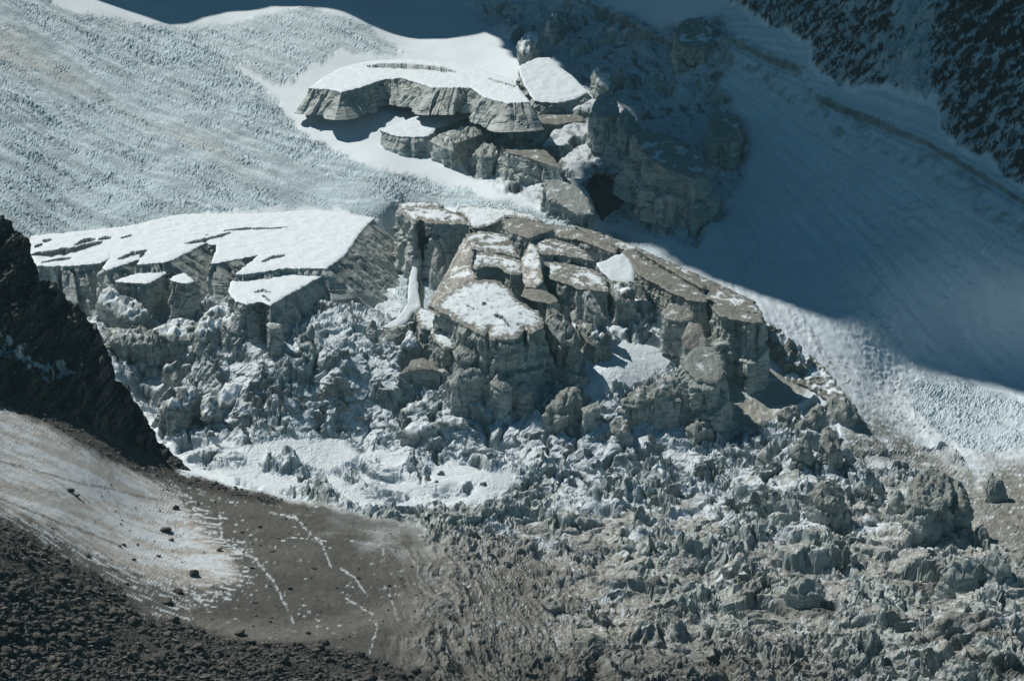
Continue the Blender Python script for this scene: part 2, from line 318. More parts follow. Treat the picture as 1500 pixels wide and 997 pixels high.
    col = mix(col, SNOW*np.array([.78, .82, .86]), rsl*np.clip(.35+st*.9, 0, 1))
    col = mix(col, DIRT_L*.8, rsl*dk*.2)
    # debris
    d = D['deb']; al, ac = x*.81-y*.58, x*.58+y*.81
    stre = fbm(al*.06, ac*.8, None, 2.4, 3, 307); stb = fbm(al*.03, ac*.3, None, 2.4, 3, 3071); dc = mix(mix(DEB*.84, DEB*1.2, np.clip(.5+stb*1.6+n20*.3, 0, 1)), SNOW*.93, smooth(.26, .42, stre)*smooth(-.1, .5, n60+.3)*.8)
    dc = dc*(1+.22*n1[..., None]+.12*n5[..., None])
    tan = smooth(.0, 30, sdf(PX, PY, [(-60,20),(30,30),(90,80),(200,160),(330,200),(400,260),(330,250),(200,190),(120,150),(0,110),(-60,90)]))
    dc = mix(dc, np.array([.50, .475, .42]), np.clip(tan*(.35+n5*.6+stre*.6), 0, .7))
    col = mix(col, dc, d)
    # lit cone: snow with dirt speckles along the fall line
    cz = smooth(-6, 10, m['cone']); cs = fbm(x*.55+y*.4, (y*.55-x*.4)*3, None, 3.4, 4, 309)
    col = mix(col, mix(SNOW*.93, dirt, smooth(.12, .4, cs+n60*.4-.06)), cz*(1-d))
    col = mix(col, mix(DEB, SNOW, .35+.3*np.clip(n1, -1, 1)), smooth(-6, 6, m['cone2']))
    # shaded upper ice
    icU = mix(ice*1.05, np.broadcast_to(SNOW*.82, ice.shape), smooth(.58, .74, nz+n20*.2+n5*.12))
    icU = mix(icU, dirt*.7, smooth(.2, .45, n20*.6+fbm((x*.9+y*.4)*2, (y*.9-x*.4)*.4, z*.3, 9, 4, 310)*.8)*.8)
    col = mix(col, icU, D['iu'])
    bdm = D['band']; col = mix(col, mix(ice*1.05, dirt, smooth(.0, .35, n5)), bdm*.6*smooth(-.1, .45, fbm(x*.6+y*.4, (y-x)*.8, z, 9, 4, 311)))
    # stepped cracks: ice shows in the step
    for line, hh in STEPS:
        dd, t, sg = linedist(PX, PY, line); col = mix(col, ice*.7, smooth(.78, .5, nz)*smooth(12, 6, dd)*smooth(0, .03, t)*smooth(1, .97, t))
    # rock face with snow lying on ledges
    rot0, rot1 = x*.6+y*.8, -x*.8+y*.6
    sp = fbm((x+z)*.33+y*.2, (z-x)*.9+y*.3, None, 6.5, 5, 320, .68); gul = smooth(70, 0, linedist(PX, PY, [(1345,-40),(1340,60),(1330,130),(1350,180)])[0]*1.3)
    left = smooth(70, 0, m['rock'])
    sn = smooth(-.10, -.0, sp*.75+.25*fbm((x+z)*.5, (z-x), None, 2.2, 3, 3201)+(nz-.55)*.55+gul*.38+left*.06-smooth(40, 200, m['rock']-20)*.10-.10+.14*n60-.12*n20)
    rc = ROCK*(1+.9*n5[..., None]+.5*n20[..., None])
    col = mix(col, mix(rc, np.broadcast_to(SNOW*.78, rc.shape), sn*.95), smooth(-2, 3, m['rock']))
    # dark veins above the band
    # icefall
    c = np.where(PY > 715, np.maximum(smooth(-45, -35, m['chaosU']), D['cU']), D['cU'])
    up = smooth(.42, .72, nz+n5*.12)
    upn = 1-smooth(640, 860, PY+(PX-500)*.05)              # fresh snow lies thicker in the upper icefall
    scov = np.clip(.15+upn*.75, 0, 1)
    topc = mix(mix(ICE_L, np.array([.31, .312, .29]), np.clip(.4+n20*.9+D['di']*.4+D['calm']*.6, 0, 1)), SNOW*.95, smooth(.42, .60, scov+n20*.5+n5*.3+.1*D['calm']))
    sidec = mix(ice*np.array([.97, 1.03, 1.05]), dirt*1.15, np.clip(smooth(.1, .7, n20+n5*.3)*.6+D['di']*.55, 0, .9))
    cc = mix(sidec, topc, up)
    speck = smooth(.24, .36, n1+n20*.3+.05*scov)*smooth(.3, .6, nz)
    cc = mix(cc, SNOW*.9, speck*.95)
    cc = mix(cc, dirt, smooth(.15, .5, fbm(x*.7, y, z, 30, 3, 330)-.1*upn)*smooth(700, 860, PY)*.8)
    gr = D['gro']; gc = mix(np.array([.045, .048, .046]), np.array([.175, .178, .165]), smooth(-.5, .5, D['gl']+n5*.5)); gc = mix(gc, SNOW*.88, smooth(.24, .36, -D['gl']*.5+n5*.35+n20*.35+.02)); gc = mix(gc, SNOW*.85, smooth(.36, .44, n1*.8+n5*.2))
    cc = mix(cc, gc, gr*.95); cc = mix(cc, dirt*.7, smooth(930, 985, PY+n20*25)*smooth(1500, 900, PX)*.75); col = mix(col, cc, c)
    # flat snow lenses in it
    fl = D['flat']*c
    sfl = np.maximum(smooth(-4, 3, m['patchM']), smooth(-6, 6, m['snowL'])*smooth(-.25, .1, perlin(x/28, y/28, seed=77)))
    col = mix(col, SNOW*(1+.04*n20[..., None]), sfl*smooth(.5, .7, nz)*c)
    ap = smooth(-4, 4, m['apron']); col = mix(col, mix(DIRT_L*1.4, SNOW*.9, smooth(.22, .36, fbm(x*.8+y*.3, y*.9-x*.4, None, 8, 5, 331, .65))*.9), ap)
    rg = smooth(-28, 34, m['rightground']+n20*30+n5*10)*(1-cz*.5)*(1-smooth(-6, 6, m['chaosL'])*.3)
    col = mix(col, mix(dirt*1.35, SNOW*.85, smooth(.24, .36, fbm(x*.8, y, None, 5, 5, 332, .7)+.14*smooth(760, 640, PY))), rg*(1-.0*c))
    # moraine bowl
    g = mix(np.array([.070, .072, .068]), np.array([.116, .118, .109]), np.clip(.5+n20*.7+n1*.5, 0, 1))
    band = smooth(26, 4, linedist(PX, PY, [(180,905),(300,920),(430,930),(540,905),(650,868),(700,850)])[0]+n5*8)
    g = mix(g, np.array([.185, .178, .163])*(1+.25*n5[..., None]), band*.75)
    strk = fbm(x*.3+y*.05, y*.95+x*.14, None, 2.6, 4, 340, .6); fine = fbm(x*.5, y, None, 1.6, 2, 341)
    fi = m['field']; fcov = smooth(-75, 25, fi+n20*18)
    g = mix(g, np.array([.44, .42, .39])*(1+.12*n1[..., None]), smooth(-8, 14, fi+n5*10)*.9)
    g = mix(g, SNOW*.78, smooth(.26, .50, strk*1.0+n1*.25+fcov*.55-.30+.08*smooth(560, 300, PX))*smooth(-90, -20, fi))
    cs2 = fbm(x*.10+y*.02, y*.30-x*.16, None, 5, 5, 342, .65)
    g = mix(g, SNOW*.84, smooth(-.15, .25, cs2+.1)*smooth(2, 30, fi)*.75)
    g = mix(g, np.array([.30, .28, .245])*(1+.15*n1[..., None]), smooth(.05, .35, fbm(x*.12, y*.3-x*.16, None, 8, 4, 343))*smooth(-2, 12, fi)*.6)
    for ln in ([(-40,664),(0,675),(60,690),(140,710),(230,733)], [(-30,716),(0,729),(75,760),(178,801)]):
        dd = linedist(PX, PY+n5*1.5, ln)[0]; g = mix(g, np.array([.10, .095, .085]), smooth(2.2, .6, dd)*smooth(-.3, .1, n1+.15)*.8)
    g = mix(g, SNOW*.86, smooth(.46, .64, strk*.7+n1*.35+.5*perlin(x/30, y/30, seed=345)+.05*n1))
    for ln in CREV:
        dd, t, sg = linedist(PX+perlin(x/2.2, y/4, seed=51)*3.0, PY, ln)
        g = mix(g, SNOW*.9, smooth(2.1, .3, dd)*smooth(-.25, .25, perlin(x/2.6, y/4, seed=52)+.08))
    g = mix(g, mix(np.array([.05, .052, .05]), np.array([.165, .166, .155]), smooth(-.5, .5, D['gl']+n5*.4)), smooth(130, 10, m['bowl'])*smooth(480, 600, PX)*smooth(760, 820, PY)*.75)
    g = mix(g, np.array([.045, .046, .045])*(1+.5*n1[..., None]), D['rub']*(.75+.25*np.sign(n5)))
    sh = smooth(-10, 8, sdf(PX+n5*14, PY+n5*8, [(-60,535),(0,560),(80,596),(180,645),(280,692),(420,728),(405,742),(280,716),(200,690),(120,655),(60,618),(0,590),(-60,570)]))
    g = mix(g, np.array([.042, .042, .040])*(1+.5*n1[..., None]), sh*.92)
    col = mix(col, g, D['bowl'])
    # cave
    col = mix(col, ROCK*2.2*(1+.9*n5[..., None]), smooth(.25, .6, D['cave'])*.97)
    n_u, n_v = PX.shape
    # ---- split into named grounds
    zone = np.zeros(PX.shape, int)
    zone[d > .5] = 1; zone[(m['cone2'] > 0)] = 5; zone[D['rock'] > .5] = 4; zone[(c > .5)] = 2; zone[(D['bowl'] > .5)] = 3; zone[(m['corridor'] > 0)] = 6; zone[D['iu'] > .6] = 7; zone[(D['cave'] > .4)] = 8
    vi = np.arange(n_u*n_v).reshape(n_u, n_v); F = np.stack([vi[:-1, :-1], vi[1:, :-1], vi[1:, 1:], vi[:-1, 1:]], -1).reshape(-1, 4)
    fz = zone[:-1, :-1].ravel(); Vf = q.reshape(-1, 3); Cf = col.reshape(-1, 3)
    info = {0: ('snow_slope', M_snow, True, 'structure'), 1: ('avalanche_debris', M_deb, False, 'stuff'), 5: ('avalanche_debris', M_deb, False, 'stuff'), 6: ('avalanche_debris', M_deb, False, 'stuff'),
            4: ('rock_hillside', M_rock, False, 'structure'), 2: ('broken_ice', M_ice, False, 'stuff'), 3: ('moraine_ground', M_ground, False, 'structure'),
            7: ('shaded_ice_slope', M_ice, False, 'structure'), 8: ('cave_ground', M_rock, False, 'structure')}
    for k, (nm, mt, sm, kd) in info.items():
        f = F[fz == k]
        if not len(f): continue
        u, inv = np.unique(f, return_inverse=True)
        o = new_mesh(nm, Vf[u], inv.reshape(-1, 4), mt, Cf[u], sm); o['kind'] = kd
    return U, PX, PY, q
U_, PX_, PY_, Q_ = make_floor()
def floor_at(px, py):
    """world point of the floor under a photo position"""
    px = np.atleast_1d(px).astype(float); py = np.atleast_1d(py).astype(float); out = np.zeros((len(px), 3))
    for k in range(len(px)):
        i = int(np.clip(np.searchsorted(U_, px[k]), 0, len(U_)-1)); j = int(np.argmin(np.abs(PY_[i]-py[k]))); out[k] = Q_[i, j]
    return out
print('floor', round(time.time()-T0, 1))
# ------------------------------------------------------------------ the mountain behind the camera's left that shades the upper right (stands out of the picture)
def make_mountain():
    prof = [(-3200,330),(-2400,420),(-1700,560),(-1200,640),(-910, 634), (-743, 599), (-696, 673), (-677, 691), (-652, 709), (-579, 671), (-525, 654), (-485, 659), (-477, 672), (-471, 694), (-457, 707), (-433, 723), (-396, 715), (-384, 709), (-399, 743), (-447, 829), (-464, 871), (-451, 880), (-490, 955), (-526, 1026), (-552, 1091), (-593, 1150), (-636, 1178), (-683, 1202), (-727, 1255), (-740, 1279), (-756, 1348), (-793, 1424), (-795, 1452), (-784, 1473), (-770, 1485), (-758, 1490), (-724, 1471), (-701, 1471), (-676, 1484),(-730,1640),(-782,1785),(-700,1980),(-560,2200),(-300,2420),(100,2500),(900,2450),(1900,2100),(2800,1500),(3000,60),(-3200,60)]
    pts = []
    for i in range(len(prof)):
        a, b = np.array(prof[i], float), np.array(prof[(i+1) % len(prof)], float); n = max(1, int(np.linalg.norm(b-a)//14)) if abs(a[0]) < 900 and abs(b[0]) < 1000 else max(1, int(np.linalg.norm(b-a)//120))
        for k in range(n): pts.append(a+(b-a)*k/n)
    pts = np.array(pts); pts += np.stack([perlin(pts[:, 0]/40, pts[:, 1]/40, seed=5), perlin(pts[:, 0]/40, pts[:, 1]/40, seed=6)], 1)*9
    n = len(pts); V = []
    for y, k in ((2000, 1.), (2100, 1.), (2260, .99)):
        sh_ = (y-2000)/S[1]; V.append(np.stack([pts[:, 0]*k+sh_*S[0], np.full(n, float(y)), np.where(pts[:, 1] < 500, pts[:, 1], pts[:, 1]*k+sh_*S[2])], 1))
    V = np.concatenate(V); i = np.arange(n); j = (i+1) % n
    F = np.concatenate([np.stack([i+n*r, j+n*r, j+n*r+n, i+n*r+n], 1) for r in (0, 1)])
    vs_, _, fs, *_ = delaunay_2d_cdt([Vector(p) for p in pts], [(int(a), int(b)) for a, b in zip(i, j)], [], 1, 1e-5)
    cap = np.array([f for f in fs if len(f) == 3])
    C2 = np.array([tuple(v) for v in vs_]); nb = len(V)
    front = np.stack([C2[:, 0], np.full(len(C2), 2000.), C2[:, 1]], 1); sh_ = 260/S[1]; back = np.stack([C2[:, 0]*.99+sh_*S[0], np.full(len(C2), 2260.), np.where(C2[:, 1] < 500, C2[:, 1], C2[:, 1]*.99+sh_*S[2])], 1)
    V = np.concatenate([V, front, back]); T = np.concatenate([cap+nb, cap[:, ::-1]+nb+len(C2)])
    o = new_mesh('mountain', V, [F, T], M_rock, np.tile(ROCK*1.5, (len(V), 1))); o['kind'] = 'structure'
make_mountain()

# ------------------------------------------------------------------ ice blocks: a traced top (photo px) on a tilted plane, walls going down to the floor
def resample(poly, step):
    out = []; poly = np.asarray(poly, float); n = len(poly)
    for i in range(n):
        a, b = poly[i], poly[(i+1) % n]; k = max(1, int(round(np.linalg.norm(b-a)/step)))
        out += [a+(b-a)*t/k for t in range(k)]
    return np.array(out)
BN = 0
def block(label, poly, ref, H, g=(0, .05), snow=.8, rim=2.0, dirt=.3, flare=(), flute=1.0, jag=1.0, cracks=1.0, lens=(), name='serac', cat='serac', group=None, rough=.35, dome=0., tone=1.0, step=1.5, cap=True, warm=0.):
    global BN; BN += 1; sd = BN*13
    lo = resample(poly, 1.5); arc = np.arange(len(lo))*1.5
    t1 = perlin(lo[:, 0]/7, lo[:, 1]/7, seed=sd); t2 = perlin(lo[:, 0]/7, lo[:, 1]/7, seed=sd+1); t3 = perlin(lo[:, 0]/2.6, lo[:, 1]/2.6, seed=sd+2)
    lo = lo+np.stack([t1*jag*1.6+t3*jag*.6, (t2*jag+t3*jag*.5)*.8], 1)
    mn, mx = lo.min(0), lo.max(0); gx_, gy_ = np.meshgrid(np.arange(mn[0], mx[0], step), np.arange(mn[1], mx[1], step))
    s = sdf(gx_, gy_, lo); k = s > 1.0; ins = np.stack([gx_[k], gy_[k]], 1)
    ins += (rnd((ins[:, 0]*9).astype(int), (ins[:, 1]*9).astype(int), np.zeros(len(ins), int), sd)[:, None]-.5)*.5
    pts = np.concatenate([lo, ins]); n = len(lo)
    vs_, _, fs, ov, _, _ = delaunay_2d_cdt([Vector(p) for p in pts], [(i, (i+1) % n) for i in range(n)], [], 1, 1e-4)
    c2 = np.array([tuple(v) for v in vs_]); T = np.array([f for f in fs if len(f) == 3])
    used = np.unique(T); rm = -np.ones(len(c2), int); rm[used] = np.arange(len(used)); c2 = c2[used]; T = rm[T]
    bnd = {}
    for a, b in np.concatenate([T[:, [0, 1]], T[:, [1, 2]], T[:, [2, 0]]]): bnd[(int(a), int(b))] = 1
    nxt = {a: b for (a, b) in bnd if (b, a) not in bnd}
    loops = []
    while nxt:
        a0, b = next(iter(nxt.items())); lp = [a0]; del nxt[a0]
        while b in nxt: lp.append(b); b = nxt.pop(b)
        loops.append(lp)
    loop = np.array(max(loops, key=len))
    rx, ry, Yr = ref; Yr = float(baseY(rx, -Yr)) if Yr < 0 else Yr; p0 = P(rx, ry, Yr); dx, dz = ray(c2[:, 0], c2[:, 1])
    Yt = (p0[2]-g[0]*p0[0]-g[1]*p0[1]-CAMZ)/(dz-g[0]*dx-g[1])
    V = np.stack([dx*Yt, Yt, CAMZ+dz*Yt], 1)
    x, y, z = V.T
    ed = np.abs(sdf(c2[:, 0], c2[:, 1], c2[loop])); m_px = Yt/FPX; edm = ed*m_px*1.6
    top = V.copy(); top[:, 2] += fbm(x, y, None, 9, 4, sd+3)*rough*1.6*smooth(0, 4, edm)-np.exp(-edm/.8)*.55*(1+perlin(x/3, y/3, seed=sd+4))
    top[:, 2] += fbm(x, y, None, 2.2, 3, sd+5)*rough*(.5 if snow < 1 else .12)
    mx = edm.max()
    if dome == 0 and mx < 12 and cat == 'serac': top[:, 2] += (edm/mx)**.75*mx*.34*(1+1.1*perlin(x/5, y/5, seed=sd+61))+blocks(x, y, 4.2, sd+62, 1.2, .5)*.9*smooth(0, 2.5, edm)
    top[:, 2] -= dome*(1-smooth(0, 13, edm))*(1+.8*perlin(x/9, y/9, seed=sd+6))
    icecut = np.zeros(len(V))
    for ln, wd, dep in lens:
        d, t, sg = linedist(c2[:, 0]+perlin(x/7, y/9, seed=sd+9)*1.5, c2[:, 1]+perlin(x/7, y/9, seed=sd+8)*.8, ln); ww = wd*np.sqrt(np.clip(1-(2*t-1)**2, .0, 1))*(.8+.5*perlin(t*9, t*0, seed=sd+7))+.01
        c = smooth(ww, ww*.6, d); top[:, 2] -= c*dep; icecut = np.maximum(icecut, smooth(ww*1.25, ww*.9, d))
    # walls
    L0 = top[loop]; nb = len(loop); tg = np.roll(L0, -3, 0)-np.roll(L0, 3, 0)
    area = np.sum(L0[:, 0]*np.roll(L0[:, 1], -1)-np.roll(L0[:, 0], -1)*L0[:, 1])
    on = np.stack([tg[:, 1], -tg[:, 0]], 1)*(1 if area > 0 else -1); on /= np.linalg.norm(on, axis=1, keepdims=True)+1e-6
    for _ in range(4): on = on+np.roll(on, 1, 0)+np.roll(on, -1, 0); on /= np.linalg.norm(on, axis=1, keepdims=True)+1e-6
    nl = max(4, int(H/.75)); dd = np.linspace(0, H, nl+1)[1:]; N_, D_ = np.meshgrid(np.arange(nb), dd)
    bx, by, bz = [L0[:, k][N_]-(D_ if k == 2 else 0) for k in range(3)]
    sarc = np.concatenate([[0], np.cumsum(np.linalg.norm(np.diff(L0[:, :2], axis=0), axis=1))])[N_]
    fade = smooth(.3, 3.5, D_)
    wob = fbm(bx, by, bz*.25, 14, 2, sd+20)*3
    F1, F2, ddx, ddy, R = vor(sarc+wob*1.6, bz*.2+wob*.3, 15.5, sd+21); e = (F2-F1)/15.5
    e = e+np.clip(R[0]-.25, 0, 1)*.12*(fbm(sarc, bz*.2, None, 12, 2, sd+28)+.6)
    off = fade*flute*((R[0]-.45)*2.4+(R[1]-.5)*ddx*.4-cracks*1.3*smooth(.03, .0, e))
    off += fade*flute*(fbm(bx, by, bz*.5, 11, 3, sd+22)*2.1+fbm(bx, by, bz*.8, 3.2, 3, sd+23)*.55+(blocks(sarc, bz*.7, 5.5, sd+29, 1.2, .3)*.8))
    strat = fbm(bx*.04, by*.04, bz*.9+wob*.25, 2.6, 3, sd+24); off += fade*strat*.4+fade*.2*np.sign(perlin(bx*.02, by*.02, (bz+wob*.6)/7, sd+26))*smooth(.0, .05, np.abs(perlin(bx*.02, by*.02, (bz+wob*.6)/7, sd+26)))*.5
    if H > 28 and cat == 'serac':
        th = H*(.42+.3*fbm(sarc, bz*0, None, 16, 2, sd+25)); off += 2.6*flute*smooth(th-1.2, th+.4, D_)
    off += smooth(0, 1.5, D_)*(-.6)                                  # rim overhangs a little
    for fx, fy, am in flare: off += D_*am*np.clip(on[:, 0][N_]*fx+on[:, 1][N_]*fy, 0, 1)
    off += D_*(.07+.16*fbm(bx, by, None, 13, 2, sd+27))
    wx_, wy_ = bx+on[:, 0][N_]*off, by+on[:, 1][N_]*off
    wall = np.stack([wx_, wy_, bz], -1).reshape(-1, 3)
    # colours
    n9 = fbm(x, y, z, 9, 3, sd+30); n2 = fbm(x, y, z, 2.2, 3, sd+31)
    dcol = mix(DIRT_D*1.3, DIRT_L*1.2, np.clip(.62+n2*.5+n9*.3, 0, 1))*(1+warm*.3)
    if dome == 0: dcol = mix(mix(ICE_D*1.2, ICE_L, np.clip(.6+n9*.6, 0, 1)), dcol, np.clip(dirt*1.3+n9*.7-.1, 0, 1))
    if warm > .5: sk = fbm(x*.9-y*.25, y*.12, None, 2.2, 3, sd+39); dcol = mix(np.array([.20, .20, .185]), np.array([.43, .42, .385]), np.clip(.55+sk*1.3+n9*.3, 0, 1))
    sc_ = smooth(-.12, .12, (edm-rim*(1+n9*1.2))/8+n2*.5*min(1., rim/2)*np.exp(-edm/16)+n9*.25-.03 if snow < 1 else np.ones(len(x)))
    if snow < 1: sc_ = sc_*smooth(.0, .14, (snow-.5)+n9*.75+.25*n2+.08)
    ct = mix(dcol, SNOW*(1+.03*n9[:, None]), sc_)
    spots = smooth(.42, .5, fbm(x*.6, y*.6, None, 1.9, 2, sd+32)+.05*n9); ct = mix(ct, dcol, spots*.7*(snow < .99))
    spw = smooth(.30, .42, n2+.1*n9)*(snow > .3); ct = mix(ct, SNOW*.9, spw*.8*(1-sc_))
    icol = mix(ICE_D, ICE_L, np.clip(.5+n9*.5, 0, 1)); ct = mix(ct, icol, icecut)
    X, Y_, Zz = wall.T; n9 = fbm(X, Y_, Zz, 12, 3, sd+33); n2 = fbm(X, Y_, Zz, 2.5, 3, sd+34); vst = fbm(X, Y_, Zz*.12, 2.4, 3, sd+35); Df = D_.ravel()
    cw = mix(ICE_D, ICE_L*.97, np.clip(.70+n9*.6+n2*.25+smooth(4, 26, Df)*.25-smooth(6, 1, Df)*.12, 0, 1))*tone
    sl = np.abs(perlin(X*.02, Y_*.02, (Zz+n9*1.6)*.42, sd+36)); sl2 = np.abs(perlin(X*.03, Y_*.03, (Zz+n9*1.6)*1.3, sd+37))
    cw = cw*1.12*(1-.48*smooth(.10, 0, sl)[:, None]-.28*smooth(.14, 0, sl2)[:, None])
    cw = mix(cw, dcol.mean(0)*np.array([1., .98, .95]), np.clip(dirt*(.55+vst*1.1+n9*.7)+dirt*.5*smooth(4, .5, Df), 0, .92))
    cw = mix(cw, np.array([.09, .10, .10]), smooth(.03, .0, e.ravel())*.7*fade.ravel())
    # mesh
    nt = len(top); Vb = np.concatenate([top, wall]); col = np.concatenate([ct, cw])
    rows = np.concatenate([loop[None], nt+np.arange(nl*nb).reshape(nl, nb)]); a, b = rows[:-1], rows[1:]
    Q = np.stack([a, np.roll(a, -1, 1), np.roll(b, -1, 1), b], -1).reshape(-1, 4)
    o = None; cm = None
    if cap and snow > .3:
        m = ((ct[T][:, :, 2].mean(1) > .42) & (icecut[T].max(1) < .4)); cm = T[m]; lb = np.arange(len(top))
        while True:                                             # separate patches of snow
            l2 = lb.copy(); mn_ = lb[cm].min(1) if len(cm) else cm[:, :1].ravel()
            for k_ in range(3): np.minimum.at(l2, cm[:, k_], mn_)
            if (l2 == lb).all(): break
            lb = l2
        ids, cnt = np.unique(lb[cm[:, 0]], return_counts=True); good = ids[cnt > 90][:6]
        isg = np.isin(lb[cm[:, 0]], good); T = np.concatenate([T[~m], cm[~isg]]); cm = [cm[lb[cm[:, 0]] == g_] for g_ in good]
    o = new_mesh(name, Vb, [Q, T], M_ice, col, False)
    org = np.array([L0[:, 0].mean(), L0[:, 1].mean(), bz.min()])
    me = o.data; co = Vb-org; me.vertices.foreach_set('co', co.astype(np.float32).ravel()); o.location = org
    for cm in (cm or []):
        u, inv = np.unique(cm, return_inverse=True); c = new_mesh('snow_cap', Vb[u]-org, inv.reshape(-1, 3), M_snow, col[u], True, o)
    tag(o, label, cat, group); return o
L3 = lambda l: [(a, b, c) for a, b, c in l]
RIGHT = ((.98, -.2, .42),)
shelf = dict(rough=.35, name='ice_shelf', cat='ice shelf', rim=.35, dirt=.22, snow=1.0, jag=1.2)
block('broad smooth white snow shelf with crevasse slits above the tall left ice cliff', [(28,346),(180,331),(265,312),(370,312),(465,306),(548,318),(528,338),(505,372),(478,392),(420,391),(360,400),(345,400),(372,378),(378,372),(340,380),(310,385),(318,358),(300,355),(255,378),(240,383),(200,386),(205,378),(155,395),(150,390),(162,376),(148,384),(100,388),(52,388),(40,365)],
      (150,398,1105), 46, (0, .01), lens=[([(268,357),(300,351),(338,341)],2.6,5),([(110,358),(125,352),(140,350)],3.2,5),([(144,351),(155,348),(163,347)],2.6,4),([(177,348),(194,344)],1.6,3),([(45,373),(75,371),(110,365),(150,354)],5.5,7),
      ([(30,350),(45,347)],3.5,4),([(205,376),(212,368)],3,4),([(172,380),(195,371),(216,367)],3.5,5),([(383,383),(400,377),(418,373)],2.2,4),([(325,338),(360,335),(422,333)],1.4,4),([(62,353),(75,351)],1.5,3),([(50,362),(62,357)],2.5,4),([(60,384),(85,380),(105,377)],2.0,3),([(300,345),(305,343)],1.2,2)],
      flare=((.98,-.2,1.05),(0,-1,.22)), step=.9, cracks=1.2, flute=1.25, **shelf)
block('lower snowy step of the ice shelf above a pale cliff with one dark crack', [(338,412),(352,404),(420,396),(478,398),(470,404),(430,425),(395,446),(382,440),(362,444),(345,440),(334,425)], (395,446,1040), 34, (0,.01), flare=((.98,-.2,.45),), lens=[([(372,428),(385,425),(398,428)],2,3),([(385,432),(395,440)],2,6)], cracks=1.3, **shelf)
block('small curved snow tongue hanging just below the middle of the ice shelf', [(168,410),(190,402),(206,398),(212,394),(240,392),(243,399),(228,408),(214,414),(190,413)], (214,414,1099), 26, (0,.01), **shelf)
block('little triangular snow ledge on top of the fluted cliff under the ice shelf', [(246,408),(262,400),(272,399),(284,410),(272,414),(255,411)], (272,414,1092), 40, (0,.02), **shelf)
pin = dict(snow=.55, rim=1.5, dirt=.3, flute=1.2, jag=2.5, rough=1.2)
block('rounded leaning ice pinnacles against the cliff below the snow tongue', [(146,428),(160,418),(172,425),(180,436),(196,442),(190,455),(160,452),(142,445)], (190,455,1078), 24, (0,.5), **pin)
block('pale humped ice tower with a snowy crown in front of the fluted cliff', [(168,440),(176,432),(198,437),(212,450),(222,462),(200,468),(172,462)], (200,468,1068), 26, (0,.5), **pin)
block('rough dirt-topped ice wall beside the dark rock spur', [(150,484),(165,478),(185,482),(205,478),(232,484),(240,492),(222,502),(190,504),(160,498)], (190,504,1048), 30, (0,.3), snow=.35, rim=4, dirt=.45, flute=1.4, jag=3, rough=1.5)
block('jagged snow-crested ice wall between the rock spur and the open snow gully', [(228,486),(240,474),(262,478),(275,466),(292,474),(300,486),(280,496),(250,498)], (250,498,1050), 22, (0,.3), **pin)
block('crumbling ice buttress with snow patches left of the cracked pale cliff', [(285,478),(298,458),(316,446),(335,450),(345,466),(338,478),(318,488),(300,500),(288,494)], (318,488,1048), 22, (0,.6), **pin)
block('ice knob wedged under the lower shelf step', [(325,470),(345,458),(362,462),(372,478),(352,486),(334,484)], (352,486,1040), 18, (0,.4), **pin)
block('narrow pale ice column standing against the foot of the lower shelf cliff', [(389,474),(396,471),(405,472),(413,474),(411,480),(396,480)], (396,480,1024), 18, (0,.2), snow=.3, rim=1, dirt=.15, flute=.6, jag=1)
block('square pale ice block with a flat snowy top in the left rubble field', [(405,512),(410,503),(428,500),(446,503),(450,512),(434,516),(418,516)], (434,516,1022), 16, (0,.2), snow=.7, rim=.8, dirt=.12, flute=.7)
block('blocky ice tower joined behind the square snow-topped block', [(432,500),(440,488),(450,486),(458,496),(458,508),(444,508)], (444,508,1024), 18, (0,.4), **pin)
block('thin ice spike standing alone in the left rubble field', [(447,488),(453,476),(458,474),(461,482),(461,492),(452,494)], (452,494,1030), 12, (0,1.2), snow=.3, rim=1, dirt=.1, flute=.5, jag=1)
block('broad sloping ice slab with a snowy back below the square block', [(365,583),(372,568),(385,555),(402,546),(412,548),(404,562),(392,574),(380,592)], (380,592,996), 16, (0,.8), snow=.5, rim=3, dirt=.15, flute=.8)
block('snowy tilted block in the middle of the left rubble field', [(318,576),(330,560),(348,556),(362,562),(355,578),(338,592),(322,594)], (338,592,998), 14, (0,.6), snow=.85, rim=1, dirt=.2)
block('tall dark fractured ice mass at the foot of the rock spur', [(228,590),(242,574),(262,564),(285,560),(292,575),(280,592),(262,604),(240,606)], (262,604,985), 26, (0,.7), snow=.6, rim=2, dirt=.5, flute=1.6, jag=3, rough=1.5)
block('steep cracked ice buttress beside the tall dark mass', [(292,588),(305,572),(318,580),(320,598),(310,612),(295,612)], (310,612,984), 20, (0,.7), snow=.5, rim=2, dirt=.4, flute=1.5, jag=2.5)
block('small upright snow-dusted tooth on the open snow gully', [(238,538),(244,530),(249,532),(254,542),(248,546),(241,545)], (248,546,1022), 7, (0,1.), snow=.9, rim=.5, dirt=.1, flute=.4, jag=1)
block('faceted grey boulder of ice just below the upright tooth', [(250,552),(256,543),(264,544),(266,552),(260,558),(252,558)], (260,558,1012), 7, (0,.6), snow=.3, rim=2, dirt=.4, flute=.5, jag=1)
# corridor
block('bright white snow blade with a brown right edge in the narrow debris corridor', [(604,388),(610,390),(612,412),(613,430),(617,446),(606,456),(594,470),(578,480),(560,478),(584,462),(597,442),(598,415)], (578,480,1062), 12, (0,.42), snow=1, rim=.2, dirt=.8, flare=((.9,-.4,.25),), name='snow_fin', cat='snow fin')
